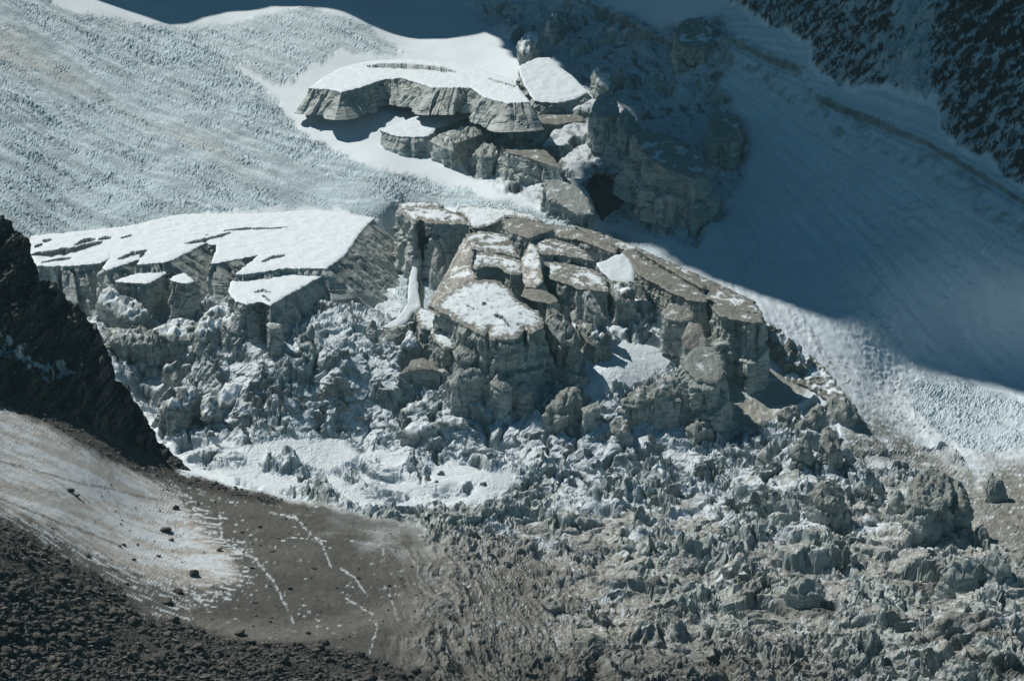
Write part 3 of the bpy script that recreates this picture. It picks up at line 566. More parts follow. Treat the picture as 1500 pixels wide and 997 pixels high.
# ---- centre blocks
cb = dict(dirt=.22, warm=.3, dome=.9)
block('small snow-topped block left behind the dark notch at the head of the corridor', [(583,296),(600,292),(640,292),(650,298),(640,301),(610,302),(590,304)], (610,302,1262), 26, (0,.02), snow=.75, rim=1.5, **cb)
block('boxy ice block with a crumbling left face and an overhanging flat top', [(586,306),(600,300),(640,300),(668,308),(684,318),(691,326),(668,325),(624,323),(616,318),(606,326),(596,316)], (660,325,1190), 34, (0,.04), snow=.72, rim=2.6, flute=1.1, **cb)
block('long snow-covered block under the debris ridge with a dark layered front', [(672,300),(690,298),(740,302),(776,310),(798,323),(762,315),(742,315),(722,326),(700,331),(692,330),(684,316),(668,307)], (722,326,1208), 26, (-.02,.03), snow=.92, rim=1.2, **cb)
block('grey layered wall block below the long snow-covered block', [(735,318),(760,316),(800,324),(812,332),(790,340),(775,346),(745,336)], (775,346,1150), 24, (-.02,.03), snow=.2, rim=3, **cb)
block('thin leaning ice fin in the shade under the boxy block', [(634,372),(638,360),(644,366),(652,384),(662,404),(646,404),(632,388)], (646,404,1150), 18, (0,.9), snow=.1, rim=3, dirt=.45, flute=.5)
block('uppermost grey-rimmed block of the stepped centre tower', [(682,340),(700,335),(722,336),(742,342),(752,354),(762,374),(735,368),(700,364),(688,360),(681,350)], (735,368,1140), 18, (-.02,.12), snow=.62, rim=2.5, **cb)
block('second block of the stepped centre tower with a snow patch at its left', [(688,366),(715,366),(745,372),(762,376),(769,390),(762,398),(748,400),(730,388),(714,386),(698,391),(684,388),(680,376)], (748,400,1092), 26, (-.02,.12), snow=.62, rim=2.8, cracks=1.6, **cb)
block('long pale ramp of bare ice along the left flank of the centre tower', [(680,346),(690,352),(694,372),(690,392),(700,404),(676,416),(652,434),(636,449),(627,445),(640,420),(656,394),(668,368)], (634,448,1068), 24, (.28,.28), snow=.32, rim=3, dirt=.3, warm=.8, dome=.3)
block('large flat snow-topped centre block with a dark hole in its snow', [(636,446),(648,431),(672,414),(692,408),(712,405),(730,408),(752,423),(758,436),(789,452),(798,474),(776,486),(768,478),(762,489),(752,493),(720,494),(715,480),(710,490),(700,484),(670,468)], (740,493,1000), 46, (-.02,.2), snow=.97, rim=3.4, flute=1.3, cracks=1.5, lens=[([(706,444),(713,444)],2.4,3),([(724,462),(736,464),(744,474),(748,478)],2.4,3),([(680,445),(696,454)],.8,1)], jag=2.2, **cb)
block('snowy lower tongue block split off the front left of the large centre block', [(607,452),(616,446),(630,449),(652,462),(676,480),(682,494),(668,505),(650,509),(636,496),(630,480),(616,478)], (650,509,1016), 30, (-.05,.22), snow=.9, rim=2.0, flute=1.2, **cb)
block('dark fluted flank falling away right of the large centre block', [(800,452),(812,450),(835,468),(846,488),(842,506),(820,500),(806,482),(798,470)], (820,500,1012), 36, (-.1,.5), snow=.15, rim=3, flute=1.6, dirt=.6, tone=.8)
block('stubby ice block under the prow of the large centre block', [(662,514),(675,503),(690,509),(706,500),(714,514),(692,528),(668,526)], (692,528,1000), 16, (0,.35), snow=.3, rim=3, dirt=.5)
block('smooth pale cliff block with curved top at the bottom of the centre cliff', [(655,552),(668,542),(682,536),(704,538),(709,548),(700,552),(690,556),(676,562),(660,564)], (676,562,986), 24, (0,.3), snow=.05, rim=3, dirt=.25, flute=.8, cracks=1.8)
block('pair of leaning ice flakes at the right of the smooth pale cliff block', [(718,560),(728,546),(736,544),(744,552),(752,556),(752,566),(732,570)], (732,570,986), 22, (0,.4), snow=.05, rim=3, dirt=.25, cracks=2)
block('small pointed ice flake at the foot of the centre cliff', [(756,566),(764,556),(772,558),(782,572),(768,578)], (768,578,986), 13, (0,.6), snow=.0, rim=3, dirt=.2, flute=.5)
block('low striped ice block with a grey band over a pale face and short cracks', [(583,546),(598,534),(602,524),(622,522),(638,530),(644,542),(634,538),(620,538),(605,540),(592,544)], (620,538,1012), 15, (0,.3), snow=.15, rim=2, dirt=.25, cracks=1.8, flute=.6, dome=.35)
block('sloping ice shard with bright snow along its left edge', [(543,552),(555,540),(562,528),(574,532),(583,542),(576,552),(560,560),(546,560)], (560,560,1008), 12, (0,.6), snow=.6, rim=3, dirt=.2)
block('tilted grey slab rising left of the bright-edged shard', [(470,550),(488,530),(500,512),(508,504),(522,508),(524,520),(508,528),(492,540),(480,556)], (480,556,1014), 12, (.2,.5), snow=.1, rim=3, dirt=.35, flute=.6)
block('rounded grey hump right of the tilted slab', [(524,522),(534,508),(546,512),(552,522),(540,528),(528,530)], (540,528,1022), 10, (0,.4), snow=.4, rim=2, dirt=.4)
block('banded ice boulder with curved stripes beside the snow blade', [(554,496),(562,484),(580,476),(598,474),(594,488),(580,500),(562,506)], (570,503,1040), 14, (0,.5), snow=.3, rim=2, dirt=.5, flute=.7)
block('snow-streaked pyramid of ice under the lower tongue block', [(586,506),(598,482),(604,484),(614,500),(616,510),(600,512)], (600,512,1030), 13, (0,.8), snow=.85, rim=1, dirt=.3)
block('triangular ice tooth at the top of the middle rubble', [(536,482),(541,470),(550,468),(553,480),(548,490),(538,490)], (545,490,1045), 10, (0,.8), snow=.1, rim=2, dirt=.15, flute=.5)
block('rounded pale boulder of ice in the middle rubble below the shard', [(508,590),(520,580),(530,572),(540,584),(538,600),(520,604)], (525,603,996), 14, (0,.5), snow=.2, rim=2, dirt=.2)
block('fractured ridge of ice with snow crest left of the pale cliff foot', [(588,600),(600,590),(618,584),(634,578),(640,590),(620,602),(600,612)], (605,610,985), 12, (0,.5), snow=.4, rim=2, dirt=.3, jag=3)
block('long snow-crested ice wall in front of the centre cliff', [(588,630),(606,614),(640,618),(668,610),(684,614),(686,622),(660,622),(630,628),(605,636)], (640,628,968), 14, (0,.25), snow=.75, rim=1, dirt=.3)
# ---- right-centre blocks
block('grey domed block with snow flecks at the top right of the centre group', [(772,352),(790,344),(808,346),(832,352),(856,362),(872,380),(842,374),(812,369),(790,369),(776,366)], (842,374,1128), 24, (-.02,.1), snow=.5, rim=3, **cb)
block('pale crumbly left flank below the grey domed block', [(764,378),(776,352),(788,362),(794,392),(796,410),(784,420),(770,418),(763,404)], (774,414,1086), 26, (.25,.35), snow=.55, rim=2, dirt=.3, warm=.8, dome=.3)
block('wide flat-roofed block with a grey gravelly top and smooth layered front', [(778,380),(800,379),(840,384),(872,392),(888,404),(892,424),(870,421),(846,420),(820,409),(792,400),(780,394)], (846,420,1080), 36, (-.02,.1), snow=.52, rim=3.6, flute=.8, **cb)
block('small grey ledge block tucked under the left of the wide flat-roofed block', [(763,430),(768,419),(790,419),(814,430),(818,436),(806,442),(780,437)], (806,442,1056), 24, (0,.12), snow=.1, rim=4, **cb)
block('tapered ice column with a pale dirt cap beside the wide block', [(852,434),(856,426),(864,424),(870,432),(882,452),(888,466),(874,458),(860,448)], (868,452,1046), 20, (0,.6), snow=.2, rim=2, dirt=.35, flute=.5, jag=1)
block('dark rubbly ice mound in the hollow below the tapered column', [(844,474),(846,466),(870,473),(878,484),(896,490),(892,504),(868,506),(852,492)], (868,505,1026), 14, (0,.5), snow=.45, rim=2, dirt=.8, jag=3, rough=1.5)
block('brilliant white snow wedge hanging between grey ice blocks', [(873,384),(888,380),(902,372),(912,370),(921,378),(930,398),(928,412),(908,412),(892,407),(880,396)], (905,412,1096), 16, (.02,.35), snow=1, rim=.3, dirt=.4, name='snow_wedge', cat='snow wedge')
block('brown lumpy block directly under the white snow wedge', [(892,410),(910,411),(928,412),(934,428),(924,442),(904,440),(896,424)], (915,442,1066), 20, (0,.4), snow=.35, rim=2, dirt=.65, jag=2.5)
block('layered grey slab just under the debris ridge above the snow wedge', [(798,324),(830,327),(870,343),(905,360),(901,368),(870,356),(846,348),(818,344),(800,336)], (870,356,1175), 20, (-.03,.05), snow=.3, rim=3, **cb)
block('very long thin grey slab forming the skyline edge of the ice ridge', [(830,322),(870,336),(915,352),(960,372),(1000,390),(1050,412),(1108,440),(1092,438),(1045,422),(1005,404),(955,384),(918,367),(905,360),(870,347)], (1092,438,1085), 16, (-.05,.08), snow=.3, rim=1.5, dirt=.6, dome=.35)
block('long striped slab sloping down right from the snow wedge', [(910,366),(926,362),(962,382),(1003,406),(1024,420),(1036,440),(1012,438),(980,425),(952,409),(937,402),(924,384)], (1012,438,1072), 28, (-.05,.06), snow=.15, rim=3, dirt=.65, flute=.7, dome=.35)
block('narrow middle slab between the skyline slab and the striped slab', [(928,362),(952,372),(1000,396),(1036,416),(1030,421),(1002,406),(962,382)], (1030,421,1090), 16, (-.05,.08), snow=.2, rim=2, dirt=.7, dome=.35)
block('beige tilted slab with snow at its left below the striped slab', [(968,456),(982,441),(1004,446),(1019,459),(1016,465),(996,469),(978,466)], (996,469,1040), 20, (0,.3), snow=.35, rim=4, dirt=.35, warm=.5, dome=.35)
block('pyramid-shaped beige block with two lit ridged faces', [(998,492),(1009,469),(1027,473),(1034,492),(1036,508),(1020,516),(1004,506)], (1020,516,1012), 26, (.1,.8), snow=.1, rim=4, dirt=.5, warm=.6, dome=.35)
block('grey roof slab capping the tall right cliff', [(1018,416),(1040,413),(1064,423),(1090,431),(1110,444),(1117,456),(1100,454),(1068,447),(1046,438),(1026,431)], (1100,454,1062), 16, (-.04,.1), snow=.45, rim=2.5, **cb)
block('tall smooth vertical cliff block at the right end of the blocks', [(1042,448),(1050,440),(1064,442),(1072,449),(1100,456),(1116,457),(1118,470),(1100,470),(1074,465),(1052,460)], (1074,465,1038), 42, (0,.1), snow=.25, rim=2, dirt=.25, flute=1.0, cracks=1.4, dome=.35)
block('heap-like dark ice crag between the tall right cliff and the snow slope', [(1118,470),(1132,472),(1150,490),(1172,508),(1190,524),(1182,536),(1156,534),(1130,510)], (1156,534,1046), 12, (0,.5), snow=.4, rim=1, dirt=.85, jag=4, rough=2.5)
block('massive fluted ice buttress with dirt-ribbed top at the right centre', [(1000,536),(1008,514),(1026,506),(1046,508),(1058,520),(1062,545),(1050,560),(1020,556)], (1040,560,-632), 40, (0,.5), snow=.25, rim=4, dirt=.5, flute=1.6, jag=2.5)
block('pale scalloped ice wall left of the massive fluted buttress', [(950,566),(972,552),(996,544),(1006,556),(1002,572),(978,578),(958,582)], (978,578,990), 28, (0,.4), snow=.2, rim=3, dirt=.4, flute=1.5, jag=2.5)
block('ragged dirty crest in front of the bright middle snow patch', [(908,592),(920,574),(944,562),(958,568),(956,584),(932,596)], (932,596,985), 20, (0,.4), snow=.3, rim=3, dirt=.55, flute=1.3, jag=3)
block('dirty ribbed block with three dark hollows left of the snow patch', [(800,598),(808,582),(824,570),(842,564),(850,570),(852,584),(838,594),(818,602)], (818,602,976), 26, (0,.5), snow=.05, rim=4, dirt=.6, flute=1.7, cracks=2, jag=2)
block('squat pale block with slanting top next to the ribbed block', [(851,597),(862,592),(878,585),(880,594),(872,602),(856,604)], (860,603,974), 15, (0,.2), snow=.1, rim=2, dirt=.25, flute=.6)
block('smooth rounded ice face below the squat pale block', [(892,622),(898,612),(910,610),(920,618),(924,630),(908,634),(896,632)], (908,634,-652), 10, (0,.4), snow=0, rim=2, dirt=.4, flute=.6)
block('square dirty ice stump below the massive fluted buttress', [(1003,626),(1012,614),(1036,611),(1046,620),(1044,632),(1018,636)], (1018,636,-652), 14, (0,.3), snow=.1, rim=2, dirt=.6, flute=.9)
# ---- right ridge and lower right
block('brown peaked ridge slab at the edge of the flat apron', [(1122,548),(1150,534),(1170,524),(1192,520),(1204,532),(1226,560),(1252,590),(1264,612),(1242,606),(1216,586),(1196,572),(1172,560),(1142,554)], (1216,586,1020), 12, (.1,.4), snow=.45, rim=2, dirt=.7, jag=3, rough=1.5, dome=.35)
block('rounded grey ice head hanging off the brown ridge', [(1212,588),(1218,572),(1236,576),(1252,592),(1258,610),(1240,614),(1222,606)], (1240,614,1000), 20, (0,.5), snow=.05, rim=3, dirt=.5, flute=1.1)
block('leaning dirty ice wedge below the flat apron', [(1164,622),(1180,606),(1198,588),(1208,596),(1206,612),(1190,630),(1172,634)], (1185,632,980), 14, (.1,.6), snow=.1, rim=3, dirt=.55)
block('angular dark ice block left of the leaning wedge', [(1138,604),(1150,594),(1168,592),(1172,602),(1154,612)], (1154,612,990), 10, (0,.4), snow=.2, rim=2, dirt=.6)
block('twin-faced blue-grey serac in the shade below the ridge', [(1156,664),(1164,646),(1176,638),(1188,650),(1188,664),(1170,672)], (1170,672,-698), 18, (0,.7), snow=.1, rim=2, dirt=.35, flute=.9)
block('dark overhanging serac right of the twin-faced one', [(1200,646),(1204,628),(1216,624),(1228,640),(1232,658),(1214,664)], (1214,664,-698), 18, (0,.5), snow=0, rim=3, dirt=.6, flute=1.2)
block('small blue serac at the left end of the shaded trio', [(1108,668),(1116,656),(1130,652),(1136,664),(1124,676)], (1122,676,-694), 13, (0,.5), snow=.1, rim=2, dirt=.25)
block('flat brown slab lying behind the dark-headed serac', [(1322,656),(1345,654),(1372,664),(1388,680),(1390,690),(1368,684),(1338,668)], (1368,684,975), 8, (-.1,.2), snow=.05, rim=2, dirt=.95, jag=2, dome=.35)
block('huge dark-headed serac with a pale streaked face near the right edge', [(1328,724),(1334,704),(1346,690),(1366,680),(1388,692),(1396,716),(1394,736),(1380,746),(1354,744),(1338,740)], (1362,746,-802), 24, (0,.5), snow=.05, rim=5, dirt=.55, flute=1.5, jag=2.5, rough=1.8, flare=((0,-1,.15),))
block('striped brown shoulder on the right of the dark-headed serac', [(1392,704),(1404,702),(1416,716),(1422,736),(1416,748),(1398,744),(1394,722)], (1405,746,-795), 20, (0,.5), snow=.05, rim=4, dirt=.7, flute=1.3)
block('angular pale shard left of the dark-headed serac', [(1300,738),(1308,720),(1318,716),(1328,730),(1328,744),(1312,748)], (1312,748,-762), 8, (0,.7), snow=.1, rim=2, dirt=.3, flute=.6)
block('isolated forked ice tower with a long shadow at the right edge', [(1443,714),(1449,694),(1453,688),(1459,700),(1470,702),(1474,718),(1462,726),(1448,724)], (1460,726,-737), 12, (0,1.), snow=.0, rim=3, dirt=.45, flute=.9, jag=1.5)
block('snow-flanked ice horn on the lit flat left of the dark-headed serac', [(1250,716),(1258,704),(1266,702),(1276,718),(1268,722)], (1266,722,-732), 6, (0,.7), snow=.3, rim=2, dirt=.2, flute=.5)
block('sharp-edged pale ice ridge in the lower right corner group', [(1378,836),(1390,822),(1410,814),(1430,814),(1440,828),(1432,846),(1404,852),(1386,848)], (1404,852,-872), 14, (0,.6), snow=.15, rim=2, dirt=.35, flute=1.1, jag=2.5)
block('stepped pale ice block at the far right of the corner group', [(1436,822),(1450,808),(1466,808),(1480,826),(1482,840),(1460,842)], (1460,842,-866), 12, (0,.6), snow=.2, rim=2, dirt=.3, flute=.9)
block('knobbly dirty ice dome with hollows in the lower icefall', [(1186,724),(1196,706),(1214,700),(1232,708),(1238,726),(1226,742),(1200,740)], (1210,742,-772), 13, (0,.6), snow=.1, rim=2, dirt=.55, flute=1.4, jag=2.5)
block('smooth pale whaleback dome in the lower icefall', [(1150,866),(1156,848),(1176,838),(1198,842),(1208,858),(1200,872),(1170,876)], (1172,876,-898), 12, (0,.6), snow=.05, rim=2, dirt=.3, flute=.9)
block('brown boulder-like ice bulge with a deep black shadow at the bottom', [(838,944),(850,930),(870,926),(890,936),(898,952),(880,960),(852,960)], (868,960,-978), 8, (0,.6), snow=.1, rim=2, dirt=.75, flute=1.)
block('low black-sided step in the dirty ice tongue', [(790,880),(800,872),(820,876),(826,886),(805,890)], (805,890,-900), 7, (0,.2), snow=.0, rim=2, dirt=.7, flute=.6)
# ---- upper snow terraces and shaded ice
ter = dict(snow=1, rim=.4, dirt=.3, name='snow_terrace', cat='snow terrace', rough=.4, flare=((0,-1,1.25),), flute=1.2)
block('wide snow terrace with a long curved ice wall under the highest crevasse', [(452,128),(474,112),(500,98),(540,88),(600,86),(668,92),(715,104),(750,116),(760,128),(776,148),(745,150),(708,141),(690,127),(634,127),(588,113),(560,116),(530,126),(500,134),(484,130)], (588,113,-150), 18, (.05,.06), lens=[([(538,97),(570,96),(600,97),(640,100),(668,105)],4,5),([(714,115),(735,121),(756,127)],1.6,3)], **ter)
block('arched snow ridge with layered ice edges in the middle of the upper basin', [(556,190),(600,173),(640,158),(672,149),(702,153),(738,160),(744,167),(702,166),(668,176),(640,186),(628,198),(604,200),(580,198)], (640,186,-206), 16, (0,.12), snow=1, rim=.4, dirt=.3, name='snow_ridge', cat='snow ridge', rough=.4, flare=((0,-1,.5),))
block('curving layered ice lip just below the arched snow ridge', [(628,206),(650,194),(690,182),(738,172),(746,180),(742,192),(704,196),(672,208),(664,220),(650,216)], (672,208,-232), 18, (0,.1), snow=.3, rim=1.5, dirt=.35)
block('smooth domed snow cap right of the jagged crack', [(758,98),(772,90),(790,83),(806,84),(820,98),(838,110),(852,124),(862,134),(842,144),(816,150),(782,147),(768,124)], (816,150,-172), 24, (0,.25), snow=1, rim=.5, dirt=.35, name='snow_dome', cat='snow dome', rough=.4, flare=((0,-1,.4),), flute=1.4)
block('layered grey ice wall standing below the domed snow cap', [(742,170),(776,160),(820,158),(850,160),(856,175),(820,180),(780,178),(748,182)], (800,180,-205), 26, (0,.1), snow=.1, rim=2, dirt=.35, flute=1.2, dome=.35)
block('big shaded block with curved strata below the layered wall', [(732,210),(745,203),(764,205),(796,216),(814,232),(824,246),(800,238),(770,228),(745,222)], (770,228,-264), 30, (0,.1), snow=.2, rim=2, dirt=.4, flute=.9, dome=.35)
block('smaller shaded block left of the curved-strata block', [(695,222),(710,206),(728,208),(738,220),(722,228),(704,230)], (715,230,-255), 20, (0,.1), snow=.2, rim=2, dirt=.4)
block('sunlit ice fin with one bright edge above the shaded hollow', [(866,160),(874,142),(890,131),(904,148),(908,164),(890,172),(874,172)], (885,172,-212), 24, (0,.6), snow=.2, rim=2, dirt=.2, flute=.9)
block('curled ice lip catching the sun at the shadow edge', [(868,104),(880,94),(892,98),(900,116),(892,128),(874,122)], (884,126,-148), 14, (0,.5), snow=.5, rim=1, dirt=.25, flute=1.2)
block('shaded crevassed ice column right of the sunlit fin', [(904,170),(916,158),(930,170),(934,196),(918,206),(906,196)], (918,206,-240), 30, (0,.5), snow=.1, rim=1, dirt=.3, flute=1.5)
block('great shaded ice cliff right of the black cave', [(926,196),(950,188),(990,200),(1020,222),(1034,246),(1018,262),(980,250),(944,226)], (980,250,-330), 40, (0,.4), snow=.25, rim=2, dirt=.4, flute=1.6, cracks=1.5, jag=3)
block('shaded ice bulge left of the black cave', [(796,262),(820,262),(846,272),(862,290),(868,312),(846,314),(818,296)], (846,314,-334), 20, (0,.5), snow=.2, rim=1, dirt=.35, flute=1.5)
block('rough beige-stained ice cube high on the shaded slope', [(988,44),(1006,26),(1030,24),(1046,42),(1046,62),(1020,72),(994,64)], (1020,72,-102), 22, (0,.5), snow=.35, rim=2, dirt=.5, flute=1.5, jag=3)
block('shaded ice knob under the fan of blue snow', [(1036,176),(1056,164),(1080,170),(1088,190),(1070,206),(1046,202)], (1060,206,-245), 22, (0,.5), snow=.3, rim=2, dirt=.5, flute=1.5, jag=3)
block('snow-roofed shaded block beside the top of the jagged crack', [(758,62),(770,48),(786,46),(792,58),(780,76),(764,82)], (772,82,-100), 12, (0,.5), snow=.6, rim=1, dirt=.4)
block('low shaded ice hump near the top edge of the picture', [(800,30),(812,16),(828,18),(832,34),(818,44),(804,42)], (818,44,-62), 12, (0,.5), snow=.3, rim=1, dirt=.3)
block('pale leaning ice block in the shade at the lip of the great cliff', [(1000,300),(1014,288),(1034,296),(1038,310),(1018,318)], (1018,318,-338), 10, (0,.5), snow=.1, rim=1, dirt=.4)
print('blocks', round(time.time()-T0, 1), BN)
# ------------------------------------------------------------------ dark rock spur in the left foreground
def make_spur():
    sil = [(-330,60),(-200,170),(-100,250),(-40,290),(0,316),(14,326),(28,345),(42,362),(56,398),(75,420),(98,440),(122,458),(136,480),(150,512),(170,545),(190,575),(212,608),(232,640),(255,668),(282,694)]
    bas = [(-330,470),(-200,520),(-100,550),(-40,562),(0,574),(20,580),(45,590),(65,598),(85,606),(105,614),(125,622),(142,630),(158,638),(175,646),(192,654),(208,662),(224,670),(240,678),(262,688),(284,697)]
    t = np.linspace(0, 1, len(sil)); NS, NT, NB = 520, 200, 60
    tt = np.linspace(0, 1, NS); S_ = np.stack([np.interp(tt, t, [p[k] for p in sil]) for k in (0, 1)], 1); B_ = np.stack([np.interp(tt, t, [p[k] for p in bas]) for k in (0, 1)], 1)
    S_ += np.stack([perlin(S_[:, 1]/26, S_[:, 0]/26, seed=61)*11+perlin(S_[:, 1]/9, S_[:, 0]/9, seed=62)*5, perlin(S_[:, 0]/18, S_[:, 1]/18, seed=63)*7], 1)*smooth(1, .85, tt)[:, None]
    Yb = baseY(B_[:, 0], B_[:, 1])+4; Ys = Yb+np.interp(tt, [0, .3, .7, .95, 1], [110, 85, 48, 10, 3])
    a = np.linspace(0, 1, NT)[None, :]
    px = B_[:, :1]+(S_[:, :1]-B_[:, :1])*a; py = B_[:, 1:]+(S_[:, 1:]-B_[:, 1:])*a; Y = Yb[:, None]+(Ys-Yb)[:, None]*a**1.15
    q = P(px, py, Y)
    b = np.linspace(0, 1, NB)[1:][None, :]; e = q[:, -1:, :]; bk = np.repeat(e, NB-1, 1).copy(); bk[..., 1] += b*70; bk[..., 0] -= b*30; bk[..., 2] -= 6*b+90*b**1.5
    q = np.concatenate([q, bk], 1); x, y, z = [q[..., i].astype(np.float32) for i in range(3)]
    fd = smooth(0, .06, np.concatenate([np.broadcast_to(a, (NS, NT)), np.ones((NS, NB-1))], 1))
    r1, r2 = x*.55+z*.83, -x*.83+z*.55
    d = fbm(r1*.35, y*.5, r2, 18, 5, 501, .6, True)*7*fd+blocks(r1*.5, r2, 9, 502, 1.3, .3)*2.6*fd+blocks(r1*.5, r2, 5, 503, 1.3, .4)*1.4*fd+blocks(x, z, 2.2, 504, 1.2, .4)*.7
    fl = np.stack([x*0+.35, x*0-.75, x*0+.55], -1); q = q+fl*d[..., None]
    dU = np.gradient(q, axis=0); dV = np.gradient(q, axis=1); nn = np.cross(dU, dV); nn /= np.linalg.norm(nn, axis=-1, keepdims=True)+1e-9
    if nn[..., 2].mean() < 0: nn = -nn
    n5 = fbm(x, y, z, 6, 4, 505); n1 = fbm(x, y, z, 1.6, 3, 506)
    col = ROCK*1.5*(1+.9*n5[..., None]+.5*n1[..., None])
    lowband = smooth(.38, .0, np.concatenate([np.broadcast_to(a, (NS, NT)), np.ones((NS, NB-1))], 1)+n5*.12)
    col = mix(col, np.array([.060, .058, .052])*(1+.6*n1[..., None]), lowband)
    PXX = np.concatenate([px, np.repeat(px[:, -1:], NB-1, 1)], 1); PYY = np.concatenate([py, np.repeat(py[:, -1:], NB-1, 1)], 1)
    sm = smooth(42, 4, linedist(PXX, PYY, [(-60,480),(0,500),(30,515),(50,530),(90,545)])[0]*1.6)
    col = mix(col, SNOW*.75, smooth(.45, .60, sm*.55+fbm(r1*.4, y, r2, 5, 4, 507, .6)*.9)*smooth(.1, .4, sm))
    col = mix(col, SNOW*.6, smooth(.62, .72, fbm(r1*.5, y, r2, 2.5, 3, 508)+n5*.2)*.7)
    vi = np.arange(NS*q.shape[1]).reshape(NS, -1); F = np.stack([vi[:-1, :-1], vi[1:, :-1], vi[1:, 1:], vi[:-1, 1:]], -1).reshape(-1, 4)
    o = new_mesh('rock_spur', q.reshape(-1, 3), F, M_rock, col.reshape(-1, 3)); o['kind'] = 'structure'
make_spur()

# ------------------------------------------------------------------ loose rocks and small seracs
import bmesh
rs = np.random.RandomState(7)
def ico(sub):
    bm = bmesh.new(); bmesh.ops.create_icosphere(bm, subdivisions=sub, radius=1); V = np.array([v.co[:] for v in bm.verts]); F = np.array([[v.index for v in f.verts] for f in bm.faces]); bm.free(); return V, F
I1, I2, I4 = ico(1), ico(2), ico(5)
def polytope(D, planes, k=14., ):
    """radius along every direction of D of the body cut by planes (n, d)"""
    n = planes[:, :3]; d = planes[:, 3]; c = D@n.T; r = np.where(c > .02, d[None]/np.maximum(c, .02), 9.); return r.min(1)
def rock_shape(I, flat=.7, seed=0):
    r_ = np.random.RandomState(seed); n = r_.normal(size=(11, 3)); n /= np.linalg.norm(n, axis=1, keepdims=True); pl = np.concatenate([n, r_.uniform(.55, 1.0, (11, 1))], 1)
    V = I[0]*np.minimum(polytope(I[0], pl), 1.35)[:, None]; V *= np.array([1.15, .9, flat]); return V
def simple_mat(name, c0, c1, scale=.8, rough=.85, bump=.5):
    m = bpy.data.materials.new(name); m.use_nodes = True; t = m.node_tree; N = t.nodes; L = t.links; b = N['Principled BSDF']; b.inputs['Roughness'].default_value = rough; b.inputs['Specular IOR Level'].default_value = .3
    g = N.new('ShaderNodeNewGeometry'); n1 = N.new('ShaderNodeTexNoise'); n1.inputs['Scale'].default_value = scale; n1.inputs['Detail'].default_value = 6; L.new(g.outputs['Position'], n1.inputs['Vector'])
    r = N.new('ShaderNodeValToRGB'); r.color_ramp.elements[0].position = .35; r.color_ramp.elements[1].position = .65; r.color_ramp.elements[0].color = (*c0, 1); r.color_ramp.elements[1].color = (*c1, 1)
    L.new(n1.outputs['Fac'], r.inputs[0]); L.new(r.outputs[0], b.inputs['Base Color']); bp = N.new('ShaderNodeBump'); bp.inputs['Strength'].default_value = bump; bp.inputs['Distance'].default_value = .3
    L.new(n1.outputs['Fac'], bp.inputs['Height']); L.new(bp.outputs[0], b.inputs['Normal']); return m
M_stone = simple_mat('boulder_stone', (.035, .037, .036), (.085, .083, .076), .7)
M_pale = simple_mat('rubble_stone', (.022, .025, .027), (.15, .148, .138), .3)
def inpoly_pts(poly, n, dens=None):
    a = np.array(poly, float); mn, mx = a.min(0), a.max(0); out = []
    while len(out) < n:
        p = rs.uniform(mn, mx, (n*2, 2)); k = sdf(p[:, 0], p[:, 1], a) > 2; p = p[k]
        if dens is not None: p = p[rs.rand(len(p)) < dens(p)]
        out += list(p)
    return np.array(out[:n])
def rotz(a): c, s = math.cos(a), math.sin(a); return np.array([[c, -s, 0], [s, c, 0], [0, 0, 1]])
def joined(name, pts, sizes, shapes, F, mat, sink=.25, flat=None):
    base = floor_at(pts[:, 0], pts[:, 1]); V = []; Fs = []; o0 = 0
    for i in range(len(pts)):
        sh = shapes[i % len(shapes)]; a, b_ = rs.uniform(0, 6.28), rs.normal()*.35; c, s = math.cos(b_), math.sin(b_)
        v = (sh@rotz(a).T)@np.array([[1, 0, 0], [0, c, -s], [0, s, c]]).T*sizes[i]+base[i]+np.array([0, 0, sizes[i]*sink]); V.append(v); Fs.append(F+o0); o0 += len(v)
    o = new_mesh(name, np.concatenate(V), np.concatenate(Fs), mat); o['kind'] = 'stuff'; return o
sh1 = [rock_shape(I1, (.75, .45, .6)[k % 3], k) for k in range(14)]; sh2 = [rock_shape(I2, (.7, .5, .62)[k % 3], 50+k) for k in range(14)]
RUB = [(-30,745),(60,792),(110,828),(170,856),(205,900),(300,922),(360,938),(470,948),(560,968),(640,992),(650,1020),(-30,1020)]
pr = inpoly_pts(RUB, 9500, lambda p: np.clip(.25+.5*smooth(780, 960, p[:, 1])+.5*perlin(p[:, 0]/60, p[:, 1]/25, seed=8), .03, 1)*np.clip(1-.7*smooth(2, 22, 22-0*p[:, 0])*(np.abs(p[:, 1]-935-(p[:, 0]-150)*.12) < 14)*(p[:, 0] > 150), 0, 1))
joined('rubble', pr, (.30+.46*rs.pareto(2.4, len(pr)).clip(0, 2.6)), sh1, I1[1], M_pale)
pr = inpoly_pts([(-20,565),(80,598),(180,648),(280,694),(420,730),(400,744),(280,716),(200,692),(120,655),(60,616),(-20,590)], 1500)
joined('rubble', pr, .25+.4*rs.pareto(2.6, len(pr)).clip(0, 2.4), sh1, I1[1], M_pale)
pr = inpoly_pts([(100,690),(270,712),(430,740),(600,775),(650,850),(640,960),(500,950),(300,910),(180,850),(60,770)], 750)
joined('rubble', pr, .18+.22*rs.pareto(2.8, len(pr)).clip(0, 3), sh1, I1[1], M_pale)
pr = inpoly_pts([(600,960),(760,940),(900,950),(1100,970),(1400,985),(1500,1000),(600,1010)], 420)
joined('rubble', pr, .25+.35*rs.pareto(2.6, len(pr)).clip(0, 2.5), sh1, I1[1], M_pale)
bmesh_ = []
for k in range(14):
    me = new_mesh('boulder', sh2[k], I2[1], M_stone); d = me.data; bpy.data.objects.remove(me); bmesh_.append(d)
